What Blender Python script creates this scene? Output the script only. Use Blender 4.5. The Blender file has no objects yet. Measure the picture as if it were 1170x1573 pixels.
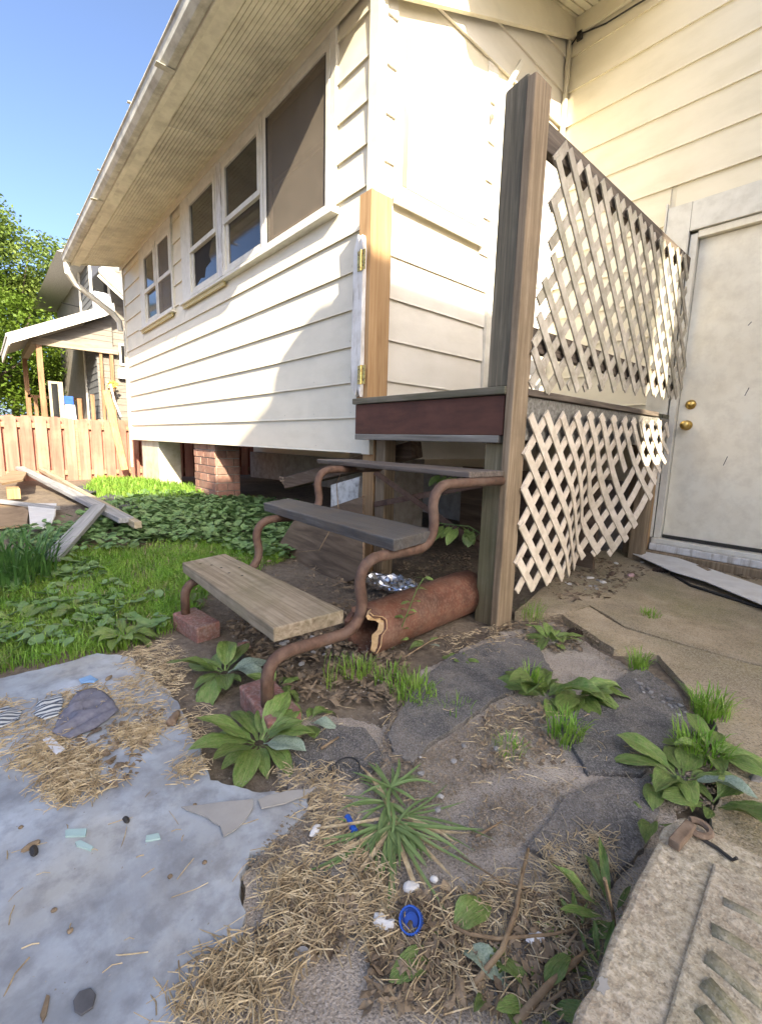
import bpy, bmesh, math, random
from mathutils import Vector, Matrix, noise
random.seed(7)
R_ = random.random
def U(a, b): return a + (b - a) * R_()
sc = bpy.context.scene
# ------------------------------------------------------------------ camera
F, CX, CY, HC = 690.0, 585.0, 786.5, 0.80
AX = Vector((0.6593207, -0.1345443, 0.73972566))     # world X, Y, Z axes seen from the camera
AY = Vector((0.75136413, 0.08211352, -0.65475897))
AZ = Vector((0.02735261, 0.98749947, 0.15523091))
cam = bpy.data.objects.new('camera', bpy.data.cameras.new('camera'))
sc.collection.objects.link(cam)
cam.matrix_world = Matrix(((AX.x, AX.y, AX.z, 0), (AY.x, AY.y, AY.z, 0), (AZ.x, AZ.y, AZ.z, HC), (0, 0, 0, 1)))
cam.data.sensor_fit = 'VERTICAL'
cam.data.sensor_height = 36.0
cam.data.lens = 36.0 * F / 1573.0
cam.data.clip_start = 0.02
cam.data.clip_end = 2000
sc.camera = cam
# ------------------------------------------------------------------ light
SD = Vector((3.09, -1.0, 1.685)).normalized()         # towards the sun
w = bpy.data.worlds.new('World'); sc.world = w; w.use_nodes = True
nt = w.node_tree
bg = nt.nodes['Background']
sky = nt.nodes.new('ShaderNodeTexSky'); sky.sky_type = 'NISHITA'; sky.sun_disc = False
sky.sun_elevation = math.asin(SD.z); sky.sun_rotation = math.atan2(SD.x, SD.y)
sky.air_density = 0.5; sky.dust_density = 3.2; sky.ozone_density = 3.2
nt.links.new(sky.outputs[0], bg.inputs[0]); bg.inputs[1].default_value = 0.15
sun = bpy.data.objects.new('sun', bpy.data.lights.new('sun', 'SUN'))
sun.data.energy = 4.2; sun.data.angle = math.radians(0.3); sun.data.color = (1.0, 0.92, 0.78)
sun.rotation_euler = SD.to_track_quat('Z', 'Y').to_euler()
sc.collection.objects.link(sun)
sc.view_settings.view_transform = 'Standard'; sc.view_settings.look = 'None'
sc.view_settings.use_white_balance = True; sc.view_settings.white_balance_temperature = 7000
sc.view_settings.gamma = 1.0; sc.view_settings.use_curve_mapping = False
sc.view_settings.exposure = 1.95
sc.cycles.max_bounces = 8; sc.cycles.diffuse_bounces = 5; sc.cycles.transparent_max_bounces = 12
# ------------------------------------------------------------------ pixel of the photograph -> point of the place
def ray(px, py):
    d = Vector(((px - CX) / F, -(py - CY) / F, -1.0))
    return Vector((AX.dot(d), AY.dot(d), AZ.dot(d)))
def smooth(t):
    t = min(1, max(0, t)); return t * t * (3 - 2 * t)
def gh(x, y):
    h = 0.14 * smooth((-x - 2.5) / 2.6)
    return h - 0.05 * smooth((-x - 6.0) / 2.5)
def G(px, py, z=0.0):
    r = ray(px, py); t = (z - HC) / r.z; return Vector((r.x * t, r.y * t, z))
def GG(px, py):
    z = 0.0
    for i in range(12):
        p = G(px, py, z); z = 0.5 * z + 0.5 * gh(p.x, p.y)
    return Vector((p.x, p.y, z))
def FX(px, py, x):
    r = ray(px, py); t = x / r.x; return Vector((x, r.y * t, HC + r.z * t))
def FY(px, py, y):
    r = ray(px, py); t = y / r.y; return Vector((r.x * t, y, HC + r.z * t))
# ------------------------------------------------------------------ mesh helpers
class MB:
    def __init__(s): s.v = []; s.f = []; s.m = []; s.cm = 0
    def add(s, vs, fs):
        o = len(s.v); s.v += [tuple(p) for p in vs]
        for f in fs: s.f.append(tuple(i + o for i in f)); s.m.append(s.cm)
        return s
    def box(s, a, b):
        x0, y0, z0 = a; x1, y1, z1 = b
        return s.hexa([(x0, y0, z0), (x1, y0, z0), (x1, y1, z0), (x0, y1, z0), (x0, y0, z1), (x1, y0, z1), (x1, y1, z1), (x0, y1, z1)])
    def hexa(s, p):
        return s.add(p, [(3, 2, 1, 0), (4, 5, 6, 7), (0, 1, 5, 4), (1, 2, 6, 5), (2, 3, 7, 6), (3, 0, 4, 7)])
    def bar(s, a, b, w, t, up=(0, 0, 1)):
        """bar from a to b, w across (perpendicular to up), t along up"""
        a = Vector(a); b = Vector(b); d = (b - a).normalized(); u = Vector(up)
        sd = d.cross(u).normalized() * (w / 2); u = sd.cross(d).normalized() * (t / 2)
        return s.hexa([a - sd - u, b - sd - u, b + sd - u, a + sd - u, a - sd + u, b - sd + u, b + sd + u, a + sd + u])
    def prism(s, poly, d):
        """polygon (list of points) swept by vector d"""
        n = len(poly); d = Vector(d); p = [Vector(q) for q in poly]
        return s.add(p + [q + d for q in p], [tuple(range(n - 1, -1, -1)), tuple(range(n, 2 * n))] + [(i, (i + 1) % n, n + (i + 1) % n, n + i) for i in range(n)])
    def tube(s, pts, r, n=8, cap=True, taper=None):
        pts = [Vector(p) for p in pts]; rings = []; k = len(pts)
        t0 = (pts[1] - pts[0]).normalized(); ref = Vector((0, 0, 1)) if abs(t0.z) < 0.9 else Vector((1, 0, 0))
        nrm = t0.cross(ref).normalized()
        for i, p in enumerate(pts):
            t = (pts[min(i + 1, k - 1)] - pts[max(i - 1, 0)]).normalized()
            nrm = (nrm - t * nrm.dot(t)).normalized(); b = t.cross(nrm)
            rr = r if taper is None else r + (taper - r) * i / (k - 1)
            rings.append([p + nrm * math.cos(2 * math.pi * j / n) * rr + b * math.sin(2 * math.pi * j / n) * rr for j in range(n)])
        vs = [q for rg in rings for q in rg]; fs = []
        for i in range(k - 1):
            for j in range(n):
                fs.append((i * n + j, i * n + (j + 1) % n, (i + 1) * n + (j + 1) % n, (i + 1) * n + j))
        if cap: fs.append(tuple(range(n - 1, -1, -1))); fs.append(tuple((k - 1) * n + j for j in range(n)))
        return s.add(vs, fs)
    def lathe(s, c, axis, prof, n=16):
        """prof: list of (r, h) along axis"""
        axis = Vector(axis).normalized(); ref = Vector((0, 0, 1)) if abs(axis.z) < 0.9 else Vector((1, 0, 0))
        u = axis.cross(ref).normalized(); v = axis.cross(u); c = Vector(c); vs = []; fs = []
        for r, h in prof:
            for j in range(n):
                a = 2 * math.pi * j / n; vs.append(c + axis * h + u * math.cos(a) * r + v * math.sin(a) * r)
        for i in range(len(prof) - 1):
            for j in range(n): fs.append((i * n + j, i * n + (j + 1) % n, (i + 1) * n + (j + 1) % n, (i + 1) * n + j))
        fs.append(tuple(range(n))); fs.append(tuple((len(prof) - 1) * n + j for j in range(n - 1, -1, -1)))
        return s.add(vs, fs)
    def grid(s, nu, nv, fn):
        vs = [fn(i / nu, j / nv) for j in range(nv + 1) for i in range(nu + 1)]
        return s.add(vs, [(j * (nu + 1) + i, j * (nu + 1) + i + 1, (j + 1) * (nu + 1) + i + 1, (j + 1) * (nu + 1) + i) for j in range(nv) for i in range(nu)])
    def build(s, name, mat, parent=None, smooth=False, bevel=0.0, solid=0.0, recalc=True):
        me = bpy.data.meshes.new(name); o = bpy.data.objects.new(name, me)
        off = Vector((0, 0, 0)); q = parent
        while q is not None: off += Vector(q.location); q = q.parent
        vv = [(p[0] - off.x, p[1] - off.y, p[2] - off.z) for p in s.v] if parent is not None else s.v
        me.from_pydata(vv, [], s.f)
        for mm in (mat if isinstance(mat, (list, tuple)) else [mat]): me.materials.append(mm)
        if any(s.m): me.polygons.foreach_set('material_index', s.m)
        if recalc and len(s.f) < 20000:
            bm = bmesh.new(); bm.from_mesh(me); bmesh.ops.recalc_face_normals(bm, faces=bm.faces); bm.to_mesh(me); bm.free()
        if smooth: me.polygons.foreach_set('use_smooth', [True] * len(me.polygons))
        me.update()
        sc.collection.objects.link(o)
        if parent is not None: o.parent = parent
        if solid:
            md = o.modifiers.new('thick', 'SOLIDIFY'); md.thickness = solid; md.offset = 0
        if bevel:
            md = o.modifiers.new('bevel', 'BEVEL'); md.width = bevel; md.segments = 2; md.limit_method = 'ANGLE'
        return o
def B(a, b): return MB().box(a, b)
def thing(name, label, cat, loc=(0, 0, 0), group=None):
    o = bpy.data.objects.new(name, None); sc.collection.objects.link(o); o.location = loc; o.empty_display_size = 0.1
    return tag(o, label, cat, group)
def tag(o, label, cat, group=None, kind=None):
    o['label'] = label; o['category'] = cat
    if group: o['group'] = group
    if kind: o['kind'] = kind
    return o
def K(o, kind): o['kind'] = kind; return o
# ------------------------------------------------------------------ materials
GAIN = {'old pinkish concrete': 1.75, 'dark slate coat': 1.05, 'lattice old paint': 1.0, 'cream siding': 1.1, 'cream siding main wall': 1.12, 'painted door': 1.18, 'lattice beige paint': 1.28, 'neighbour siding': .5, 'roof shingle': 1.3, 'porch timber': .75, 'mossy concrete pad': 1.3, 'smooth grey slab': 1.3, 'soil': 1.55, 'plantain leaf': 1.9, 'grass blade': 1.8, 'ground cover leaf': 2.1, 'sunlit tree leaf': 1.2, 'pale tree leaf': 1.3, 'leaf litter': 1.4, 'pale aggregate': 1.4, 'mossy aggregate': 1.15, 'lily blade': 1.3, 'soffit paint': 1.4, 'gutter metal': 1.25, 'salt glazed clay': .85, 'dark tread': 1.2, 'brown grey tread': 1.35, 'foundation block': 1.3, 'dirty plywood': 1.4}
def mat(name, cols, scale=(8, 8, 8), rough=0.8, bump=0.3, detail=8, dirt=None, dirt_scale=1.5, dirt_amt=0.5, speck=None, speck_scale=120, speck_amt=0.3, spec=0.4, metal=0.0, trans=0.0, dist=0.0, bdist=0.004, rnd=1.0, hue=0.0, fine=0.0):
    gn = GAIN.get(name, 1.0); sc_ = lambda c: tuple(min(.85, v * gn) for v in c)
    cols = [sc_(c) for c in cols]
    if dirt: dirt = tuple((sc_(a), b) for a, b in dirt) if isinstance(dirt[0], tuple) else sc_(dirt)
    m = bpy.data.materials.new(name); m.use_nodes = True; t = m.node_tree; N = t.nodes; L = t.links
    p = N['Principled BSDF']; tc = N.new('ShaderNodeTexCoord'); oi = N.new('ShaderNodeObjectInfo')
    mul = N.new('ShaderNodeVectorMath'); mul.operation = 'MULTIPLY_ADD'
    cmb = N.new('ShaderNodeCombineXYZ')
    for i in range(3): L.new(oi.outputs['Random'], cmb.inputs[i])
    mul.inputs[1].default_value = (37 * rnd, 53 * rnd, 29 * rnd)
    L.new(cmb.outputs[0], mul.inputs[0]); L.new(tc.outputs['Object'], mul.inputs[2])
    mp = N.new('ShaderNodeMapping'); mp.inputs['Scale'].default_value = scale; L.new(mul.outputs[0], mp.inputs[0])
    n1 = N.new('ShaderNodeTexNoise'); n1.inputs['Scale'].default_value = 1; n1.inputs['Detail'].default_value = detail; n1.inputs['Roughness'].default_value = 0.62; n1.inputs['Distortion'].default_value = dist
    L.new(mp.outputs[0], n1.inputs['Vector'])
    rp = N.new('ShaderNodeValToRGB'); el = rp.color_ramp.elements
    k = len(cols)
    while len(el) < k: el.new(0.5)
    for i, c in enumerate(cols):
        el[i].position = 0.30 + 0.42 * i / max(1, k - 1); el[i].color = (c[0], c[1], c[2], 1)
    L.new(n1.outputs['Fac'], rp.inputs[0]); col = rp.outputs[0]
    def mixin(fac_socket, c, amt):
        nonlocal col
        mx = N.new('ShaderNodeMix'); mx.data_type = 'RGBA'; mm = N.new('ShaderNodeMath'); mm.operation = 'MULTIPLY'; mm.inputs[1].default_value = amt
        L.new(fac_socket, mm.inputs[0]); L.new(mm.outputs[0], mx.inputs[0]); L.new(col, mx.inputs[6]); mx.inputs[7].default_value = (c[0], c[1], c[2], 1); col = mx.outputs[2]
    if dirt:
        for q, (dc, ds) in enumerate(dirt if isinstance(dirt[0], tuple) and isinstance(dirt[0][0], tuple) else [(dirt, dirt_scale)]):
            n2 = N.new('ShaderNodeTexNoise'); n2.inputs['Scale'].default_value = ds; n2.inputs['Detail'].default_value = 6; n2.inputs['Roughness'].default_value = 0.65
            off = N.new('ShaderNodeVectorMath'); off.inputs[1].default_value = (7.3 * q + 3, 1.7, 4.1); L.new(mul.outputs[0], off.inputs[0]); L.new(off.outputs[0], n2.inputs['Vector'])
            r2 = N.new('ShaderNodeValToRGB'); r2.color_ramp.elements[0].position = 0.45; r2.color_ramp.elements[1].position = 0.66
            L.new(n2.outputs['Fac'], r2.inputs[0]); mixin(r2.outputs[0], dc, dirt_amt)
    if speck:
        vo = N.new('ShaderNodeTexVoronoi'); vo.inputs['Scale'].default_value = speck_scale; L.new(mul.outputs[0], vo.inputs['Vector'])
        sx = N.new('ShaderNodeSeparateColor'); L.new(vo.outputs['Color'], sx.inputs[0])
        r3 = N.new('ShaderNodeValToRGB'); r3.color_ramp.elements[0].position = 0.55; r3.color_ramp.elements[1].position = 0.8
        L.new(sx.outputs[0], r3.inputs[0]); mixin(r3.outputs[0], speck, speck_amt)
        r4 = N.new('ShaderNodeValToRGB'); r4.color_ramp.elements[0].position = 0.7; r4.color_ramp.elements[1].position = 0.9
        L.new(sx.outputs[1], r4.inputs[0]); mixin(r4.outputs[0], tuple(c * 0.35 for c in cols[0]), speck_amt)
    if hue:
        hs = N.new('ShaderNodeHueSaturation'); ma = N.new('ShaderNodeMapRange'); L.new(oi.outputs['Random'], ma.inputs[0])
        ma.inputs[3].default_value = 1 - hue; ma.inputs[4].default_value = 1 + hue; L.new(ma.outputs[0], hs.inputs['Value']); L.new(col, hs.inputs['Color']); col = hs.outputs[0]
    L.new(col, p.inputs['Base Color'])
    rr = N.new('ShaderNodeMapRange'); rr.inputs[3].default_value = max(0, rough - 0.12); rr.inputs[4].default_value = min(1, rough + 0.12)
    L.new(n1.outputs['Fac'], rr.inputs[0]); L.new(rr.outputs[0], p.inputs['Roughness'])
    p.inputs['Metallic'].default_value = metal; p.inputs['Specular IOR Level'].default_value = spec
    if bump:
        bp = N.new('ShaderNodeBump'); bp.inputs['Strength'].default_value = bump; bp.inputs['Distance'].default_value = bdist
        h = n1.outputs['Fac']
        if fine:
            n4 = N.new('ShaderNodeTexNoise'); n4.inputs['Scale'].default_value = fine; n4.inputs['Detail'].default_value = 4; L.new(mul.outputs[0], n4.inputs['Vector'])
            ad = N.new('ShaderNodeMath'); ad.operation = 'ADD'; L.new(h, ad.inputs[0]); L.new(n4.outputs['Fac'], ad.inputs[1]); h = ad.outputs[0]
        L.new(h, bp.inputs['Height']); L.new(bp.outputs[0], p.inputs['Normal'])
    if trans:
        out = N['Material Output']; tr = N.new('ShaderNodeBsdfTranslucent'); mx = N.new('ShaderNodeMixShader'); mx.inputs[0].default_value = trans
        L.new(col, tr.inputs[0]); L.new(p.outputs[0], mx.inputs[1]); L.new(tr.outputs[0], mx.inputs[2]); L.new(mx.outputs[0], out.inputs[0])
    return m
def wood(name, a, b, c, ax, rough=0.8, along=2.5, across=55, bump=0.5, **k):
    s = [across] * 3; s['xyz'.index(ax)] = along
    return mat(name, [a, b, c], tuple(s), rough, bump, detail=6, dist=0.6, bdist=0.003, **k)
m_siding = mat('cream siding', [(.60, .545, .41), (.66, .605, .47), (.69, .635, .50)], (3, 3, 9), .42, .08, dirt=(.42, .40, .32), dirt_scale=2.2, dirt_amt=.22, speck=None, hue=.025, bdist=.003)
m_siding3 = mat('whitened siding return wall', [(.68, .64, .55), (.75, .71, .62), (.78, .74, .66)], (3, 3, 9), .45, .08, dirt=(.5, .47, .4), dirt_scale=2.2, dirt_amt=.12, hue=.02, bdist=.003)  # whiter copy of the cream siding, used on the return wall only
m_siding2 = mat('cream siding main wall', [(.62, .56, .41), (.68, .62, .47), (.71, .65, .50)], (3, 3, 9), .45, .08, dirt=(.5, .46, .34), dirt_scale=2.2, dirt_amt=.18, hue=.02, bdist=.003)
m_white = mat('white paint old', [(.60, .575, .49), (.70, .675, .585), (.74, .715, .63)], (14, 14, 14), .5, .2, dirt=(.40, .36, .27), dirt_scale=5, dirt_amt=.3)
m_whitepeel = mat('white paint peeling', [(.30, .26, .2), (.66, .65, .62), (.70, .69, .67)], (30, 30, 5), .6, .5, dirt=(.3, .26, .2), dirt_scale=9, dirt_amt=.4)
m_soffit = mat('soffit paint', [(.47, .44, .33), (.55, .52, .40), (.6, .56, .44)], (9, 9, 9), .6, .15, dirt=(.22, .19, .13), dirt_scale=3, dirt_amt=.45)
m_gutter = mat('gutter metal', [(.34, .32, .25), (.47, .45, .37), (.55, .53, .45)], (6, 14, 14), .5, .2, dirt=(.14, .12, .09), dirt_scale=6, dirt_amt=.6)
m_yellow = mat('yellowed sill paint', [(.5, .40, .16), (.6, .5, .25), (.62, .55, .35)], (12, 20, 20), .6, .3)
m_shingle = mat('roof shingle', [(.20, .19, .18), (.30, .29, .27), (.36, .34, .32)], (30, 30, 30), .9, .5, hue=.15)
m_glass = mat('window glass', [(.012, .013, .014), (.02, .02, .02)], (2, 2, 2), .04, 0, spec=.75)
m_dark = mat('black for unlit interior', [(.012, .010, .008), (.03, .024, .018)], (6, 6, 6), .9, 0)  # near black, darkness of the unlit rooms put into the colour
m_curtain = mat('dusty curtain', [(.22, .17, .11), (.32, .26, .18), (.40, .33, .24)], (14, 14, 2), .9, .2)
m_door = mat('painted door', [(.66, .61, .48), (.72, .67, .54), (.74, .69, .57)], (5, 5, 5), .38, .05, dirt=((((.50, .43, .31)), 2.5), ((.42, .36, .26), 11)), dirt_amt=.28)
m_sashwood = mat('brown sash', [(.20, .14, .09), (.30, .22, .15), (.36, .28, .2)], (20, 20, 20), .6, .1)
m_brass = mat('brass', [(.55, .36, .10), (.68, .47, .16)], (20, 20, 20), .3, .1, metal=1.0)
m_hinge = mat('spotted brass hinge', [(.10, .06, .03), (.55, .42, .14), (.68, .54, .22)], (60, 60, 60), .4, .3, metal=.7)
m_concblock = mat('foundation block', [(.16, .15, .13), (.24, .22, .19), (.3, .28, .25)], (12, 12, 12), .95, .5)
m_stuccopier = mat('stucco pier', [(.46, .41, .30), (.56, .51, .40), (.6, .56, .46)], (10, 10, 10), .9, .4, dirt=(.3, .24, .15), dirt_scale=4, dirt_amt=.5)
m_brick = mat('pier brick', [(.20, .10, .07), (.30, .15, .105), (.36, .21, .15)], (25, 25, 25), .9, .5, hue=.22, dirt=(.4, .32, .26), dirt_scale=8, dirt_amt=.3)
m_paver = mat('loose red brick', [(.15, .07, .055), (.23, .105, .08), (.30, .15, .12)], (40, 40, 40), .9, .6, dirt=(.2, .16, .12), dirt_scale=14, dirt_amt=.5, speck=(.45, .4, .36), speck_scale=150, speck_amt=.2)
m_mortar = mat('mortar', [(.28, .25, .21), (.36, .33, .28)], (30, 30, 30), .95, .4)
m_postgrey_z = wood('weathered post', (.075, .064, .040), (.15, .128, .085), (.25, .215, .15), 'z', dirt=(.10, .085, .06), dirt_scale=4, dirt_amt=.4)
m_postbrown_z = wood('brown post', (.14, .10, .058), (.25, .185, .115), (.35, .27, .18), 'z', dirt=(.12, .085, .05), dirt_scale=5, dirt_amt=.4)
m_newpost_z = wood('newer timber', (.26, .15, .065), (.36, .22, .105), (.44, .29, .15), 'z', along=2, across=40)
m_greenpost_z = wood('algae stained post', (.12, .095, .05), (.21, .17, .095), (.31, .26, .16), 'z', dirt=(.11, .115, .045), dirt_scale=3, dirt_amt=.5)
m_rail_y = wood('weathered rail', (.055, .042, .032), (.115, .09, .068), (.19, .155, .12), 'y')
m_deck_x = wood('deck board', (.06, .053, .036), (.13, .115, .08), (.21, .185, .14), 'x', dirt=(.07, .08, .03), dirt_scale=6, dirt_amt=.45)
m_redpaint = mat('brown red paint', [(.062, .026, .016), (.098, .040, .026), (.12, .052, .036)], (5, 20, 20), .8, .2, dirt=(.045, .02, .015), dirt_scale=5, dirt_amt=.4)
m_greystrip = wood('bare grey strip', (.09, .085, .07), (.18, .17, .145), (.28, .27, .24), 'x')
m_tread1 = wood('tan grey tread', (.13, .095, .055), (.29, .23, .155), (.42, .35, .26), 'x', along=1.6, across=42, bump=.7, dirt=((((.14, .13, .06)), 4), ((.10, .08, .05), 9)), dirt_amt=.4)
m_tread2 = wood('dark tread', (.028, .027, .027), (.06, .058, .056), (.115, .11, .104), 'x', along=1.6, bump=.6, rough=.6, dirt=(.10, .075, .05), dirt_scale=7, dirt_amt=.45)
m_tread3 = wood('brown grey tread', (.04, .032, .026), (.088, .072, .06), (.15, .125, .105), 'x', along=1.6, bump=.7, rough=.7)
m_rust = mat('rusty tube', [(.055, .030, .020), (.12, .066, .043), (.17, .105, .07)], (30, 30, 30), .7, .5, dirt=(.19, .14, .11), dirt_scale=10, dirt_amt=.4, metal=.15)
m_terra = mat('salt glazed clay', [(.10, .042, .027), (.19, .078, .047), (.27, .125, .08)], (11, 6, 11), .5, .3, dirt=((((.17, .115, .08)), 7), ((.08, .04, .03), 16)), dirt_amt=.5, speck=(.4, .3, .22), speck_scale=120, speck_amt=.15)
m_clayedge = mat('broken clay edge', [(.42, .26, .12), (.55, .37, .19), (.62, .45, .27)], (50, 50, 50), .9, .7)
m_lattice = mat('lattice old paint', [(.30, .26, .195), (.50, .45, .36), (.58, .53, .44)], (22, 22, 22), .7, .3, dirt=((((.20, .20, .11)), 5), ((.26, .22, .17), 3)), dirt_amt=.5, hue=.07)
m_lattice2 = mat('lattice beige paint', [(.40, .335, .25), (.53, .46, .365), (.59, .52, .43)], (22, 22, 22), .7, .3, dirt=(.32, .27, .19), dirt_scale=6, dirt_amt=.4, hue=.06)
m_ply = wood('dirty plywood', (.055, .037, .024), (.105, .073, .047), (.16, .115, .078), 'x', along=3, across=22)
m_rot = wood('rotten beam', (.055, .033, .02), (.12, .08, .055), (.21, .16, .12), 'x', across=35, bump=.9)
m_rotend = mat('splintered end', [(.12, .075, .045), (.26, .18, .12), (.38, .29, .21)], (60, 60, 60), .95, 1.0)
m_flake = mat('flaking white paint', [(.20, .19, .17), (.50, .50, .47), (.62, .62, .60)], (16, 16, 16), .8, .7)
m_soil = mat('soil', [(.055, .042, .030), (.10, .078, .056), (.16, .125, .09)], (26, 26, 26), .95, .9, detail=10, dirt=((((.20, .16, .11)), 2.2), ((.07, .055, .04), 5)), dirt_amt=.5, bdist=.012, rnd=0, speck=(.3, .26, .2), speck_scale=90, speck_amt=.18)
m_conc = mat('old pinkish concrete', [(.155, .13, .100), (.245, .208, .165), (.31, .268, .215)], (11, 11, 11), .92, .7, detail=12, dirt=((((.115, .107, .10)), 2.6), ((.20, .165, .125), 4.5)), dirt_amt=.7, speck=(.44, .40, .36), speck_scale=330, speck_amt=.5, bdist=.010, fine=220)
m_darkslab = mat('dark slate coat', [(.066, .063, .058), (.105, .10, .092), (.15, .14, .126)], (13, 13, 13), .85, .6, detail=12, dirt=((((.24, .205, .165)), 3), ((.05, .048, .045), 9), ((.27, .23, .18), 14)), dirt_amt=.5, speck=(.30, .285, .27), speck_scale=350, speck_amt=.45, bdist=.010, fine=240)
m_pad = mat('mossy concrete pad', [(.20, .155, .09), (.30, .235, .15), (.37, .30, .205)], (8, 8, 8), .9, .6, detail=12, dirt=((((.16, .155, .055)), 2.0), ((.20, .165, .11), 4), ((.13, .11, .075), 1.2)), dirt_amt=.55, speck=(.46, .40, .30), speck_scale=260, speck_amt=.45, bdist=.010, fine=200)
m_blue = mat('smooth grey slab', [(.17, .185, .20), (.285, .315, .345), (.36, .40, .44)], (5, 5, 5), .42, .6, detail=12, dist=.6, dirt=((((.175, .165, .145)), 2.4), ((.13, .135, .145), 8), ((.30, .275, .215), 3.2), ((.10, .10, .105), 21)), dirt_amt=.5, spec=.5, bdist=.004)  # blue of the reflected sky is mixed into the grey
m_flap = mat('torn pale sheet', [(.27, .25, .215), (.33, .31, .275), (.38, .36, .325)], (9, 9, 9), .6, .25, dirt=(.22, .22, .22), dirt_scale=6, dirt_amt=.4)
m_block = mat('pale aggregate', [(.17, .13, .085), (.36, .30, .21), (.55, .48, .37)], (75, 75, 75), .95, .9, detail=10, dirt=((((.22, .17, .125)), 4), ((.16, .15, .09), 2.2)), dirt_amt=.5, speck=(.60, .54, .42), speck_scale=330, speck_amt=.3, bdist=.008)
m_blockmoss = mat('mossy aggregate', [(.15, .13, .075), (.25, .22, .14), (.36, .31, .22)], (34, 34, 34), .95, .9, detail=10, dirt=(.13, .14, .06), dirt_scale=7, dirt_amt=.5, speck=(.5, .45, .36), speck_scale=330, speck_amt=.25, bdist=.008)
m_straw = mat('dry straw', [(.20, .14, .075), (.46, .36, .21), (.66, .55, .37)], (45, 45, 45), .8, 0, dirt=(.16, .11, .06), dirt_scale=30, dirt_amt=.55)
m_litter = mat('leaf litter', [(.06, .042, .028), (.13, .095, .06), (.22, .17, .115)], (22, 22, 22), .9, .2)
m_grass = mat('grass blade', [(.055, .13, .014), (.10, .20, .022), (.16, .26, .04)], (5, 5, 5), .5, 0, trans=.35, dirt=(.20, .20, .06), dirt_scale=9, dirt_amt=.4)
m_ivy = mat('ground cover leaf', [(.045, .085, .03), (.072, .125, .045), (.11, .17, .065)], (16, 16, 16), .5, 0, trans=.25, dirt=(.10, .13, .06), dirt_scale=8, dirt_amt=.5)
m_plant = mat('plantain leaf', [(.036, .070, .012), (.062, .112, .020), (.125, .185, .055)], (5, 38, 5), .42, .8, trans=.18, hue=.25, dirt=((((.13, .15, .05)), 9), ((.17, .15, .07), 22)), dirt_amt=.4, spec=.5)
m_silver = mat('dusty pale leaf', [(.16, .22, .15), (.27, .34, .25), (.36, .41, .33)], (30, 30, 30), .6, .3, trans=.15)
m_lily = mat('lily blade', [(.03, .085, .02), (.05, .12, .028), (.075, .16, .035)], (12, 12, 12), .45, 0, trans=.25)
m_stem = mat('brown stem', [(.12, .08, .045), (.22, .15, .085), (.34, .25, .15)], (30, 30, 30), .8, .3)
m_gstem = mat('green stem', [(.10, .16, .04), (.14, .20, .06)], (20, 20, 20), .6, 0)
m_tree = mat('sunlit tree leaf', [(.055, .105, .012), (.095, .155, .016), (.14, .20, .026)], (.9, .9, .9), .55, 0, trans=.4)
m_tree2 = mat('pale tree leaf', [(.075, .12, .022), (.11, .16, .03), (.16, .20, .045)], (.9, .9, .9), .55, 0, trans=.4)
m_bark = mat('bark', [(.05, .04, .03), (.11, .085, .06)], (12, 12, 3), .95, .8)
m_fence = wood('red stained picket', (.24, .085, .058), (.34, .135, .095), (.43, .205, .15), 'z', along=1.2, across=22, hue=.16, dirt=(.42, .26, .17), dirt_scale=2.0, dirt_amt=.5)
m_fencer = wood('fence rail wood', (.26, .13, .07), (.36, .2, .12), (.42, .26, .16), 'y')
m_lumber_g = wood('grey plank', (.17, .17, .165), (.28, .28, .275), (.38, .375, .36), 'x', across=40)
m_lumber_t = wood('tan plank', (.24, .19, .12), (.36, .30, .2), (.46, .39, .28), 'x', across=40)
m_card = mat('cardboard brown', [(.20, .13, .07), (.29, .20, .115), (.35, .25, .15)], (7, 7, 7), .9, .2)
m_panel = mat('white broken panel', [(.55, .54, .52), (.64, .63, .60), (.68, .67, .64)], (9, 9, 9), .6, .1, dirt=(.4, .36, .3), dirt_scale=9, dirt_amt=.3)
m_black = mat('black rubber', [(.012, .012, .012), (.03, .03, .03)], (20, 20, 20), .6, .1)
m_tarp = mat('dark torn felt', [(.04, .04, .043), (.08, .08, .085), (.12, .12, .125)], (14, 14, 14), .85, .4)
m_rag = mat('grey rag', [(.095, .095, .12), (.145, .145, .18), (.19, .19, .22)], (60, 60, 60), .95, .3, dirt=(.2, .19, .18), dirt_scale=12, dirt_amt=.3)
m_mask = mat('pale blue fabric', [(.14, .28, .48), (.25, .40, .58)], (30, 30, 30), .9, .2)
m_card2 = mat('white card', [(.50, .51, .53), (.62, .63, .65)], (20, 20, 20), .7, .1)
m_shard = mat('green glass shard', [(.30, .43, .39), (.40, .52, .47)], (10, 10, 10), .12, 0, spec=.8)
m_cap = mat('blue plastic', [(.012, .07, .33), (.02, .10, .45)], (10, 10, 10), .35, 0, spec=.5)
m_foil = mat('crumpled foil', [(.72, .73, .75), (.85, .86, .88)], (20, 20, 20), .28, .5, metal=1.0)
m_stone = mat('pebble stone', [(.16, .15, .14), (.27, .26, .245), (.36, .345, .32)], (30, 30, 30), .9, .4, hue=.35)
m_grit = mat('grit', [(.12, .11, .10), (.30, .27, .23), (.5, .46, .40)], (120, 120, 120), .9, 0)
m_dirt = mat('tan dirt', [(.12, .09, .06), (.21, .165, .115), (.30, .245, .18)], (60, 60, 60), .95, 0)
m_cone = mat('pine cone scale', [(.035, .022, .016), (.07, .045, .03)], (30, 30, 30), .85, .2)
m_pink = mat('faded pink plastic', [(.45, .26, .25), (.55, .36, .34)], (20, 20, 20), .6, .1)
m_woodbit = mat('wood scrap', [(.24, .16, .09), (.36, .26, .155), (.46, .35, .22)], (20, 20, 20), .85, .3)
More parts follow.
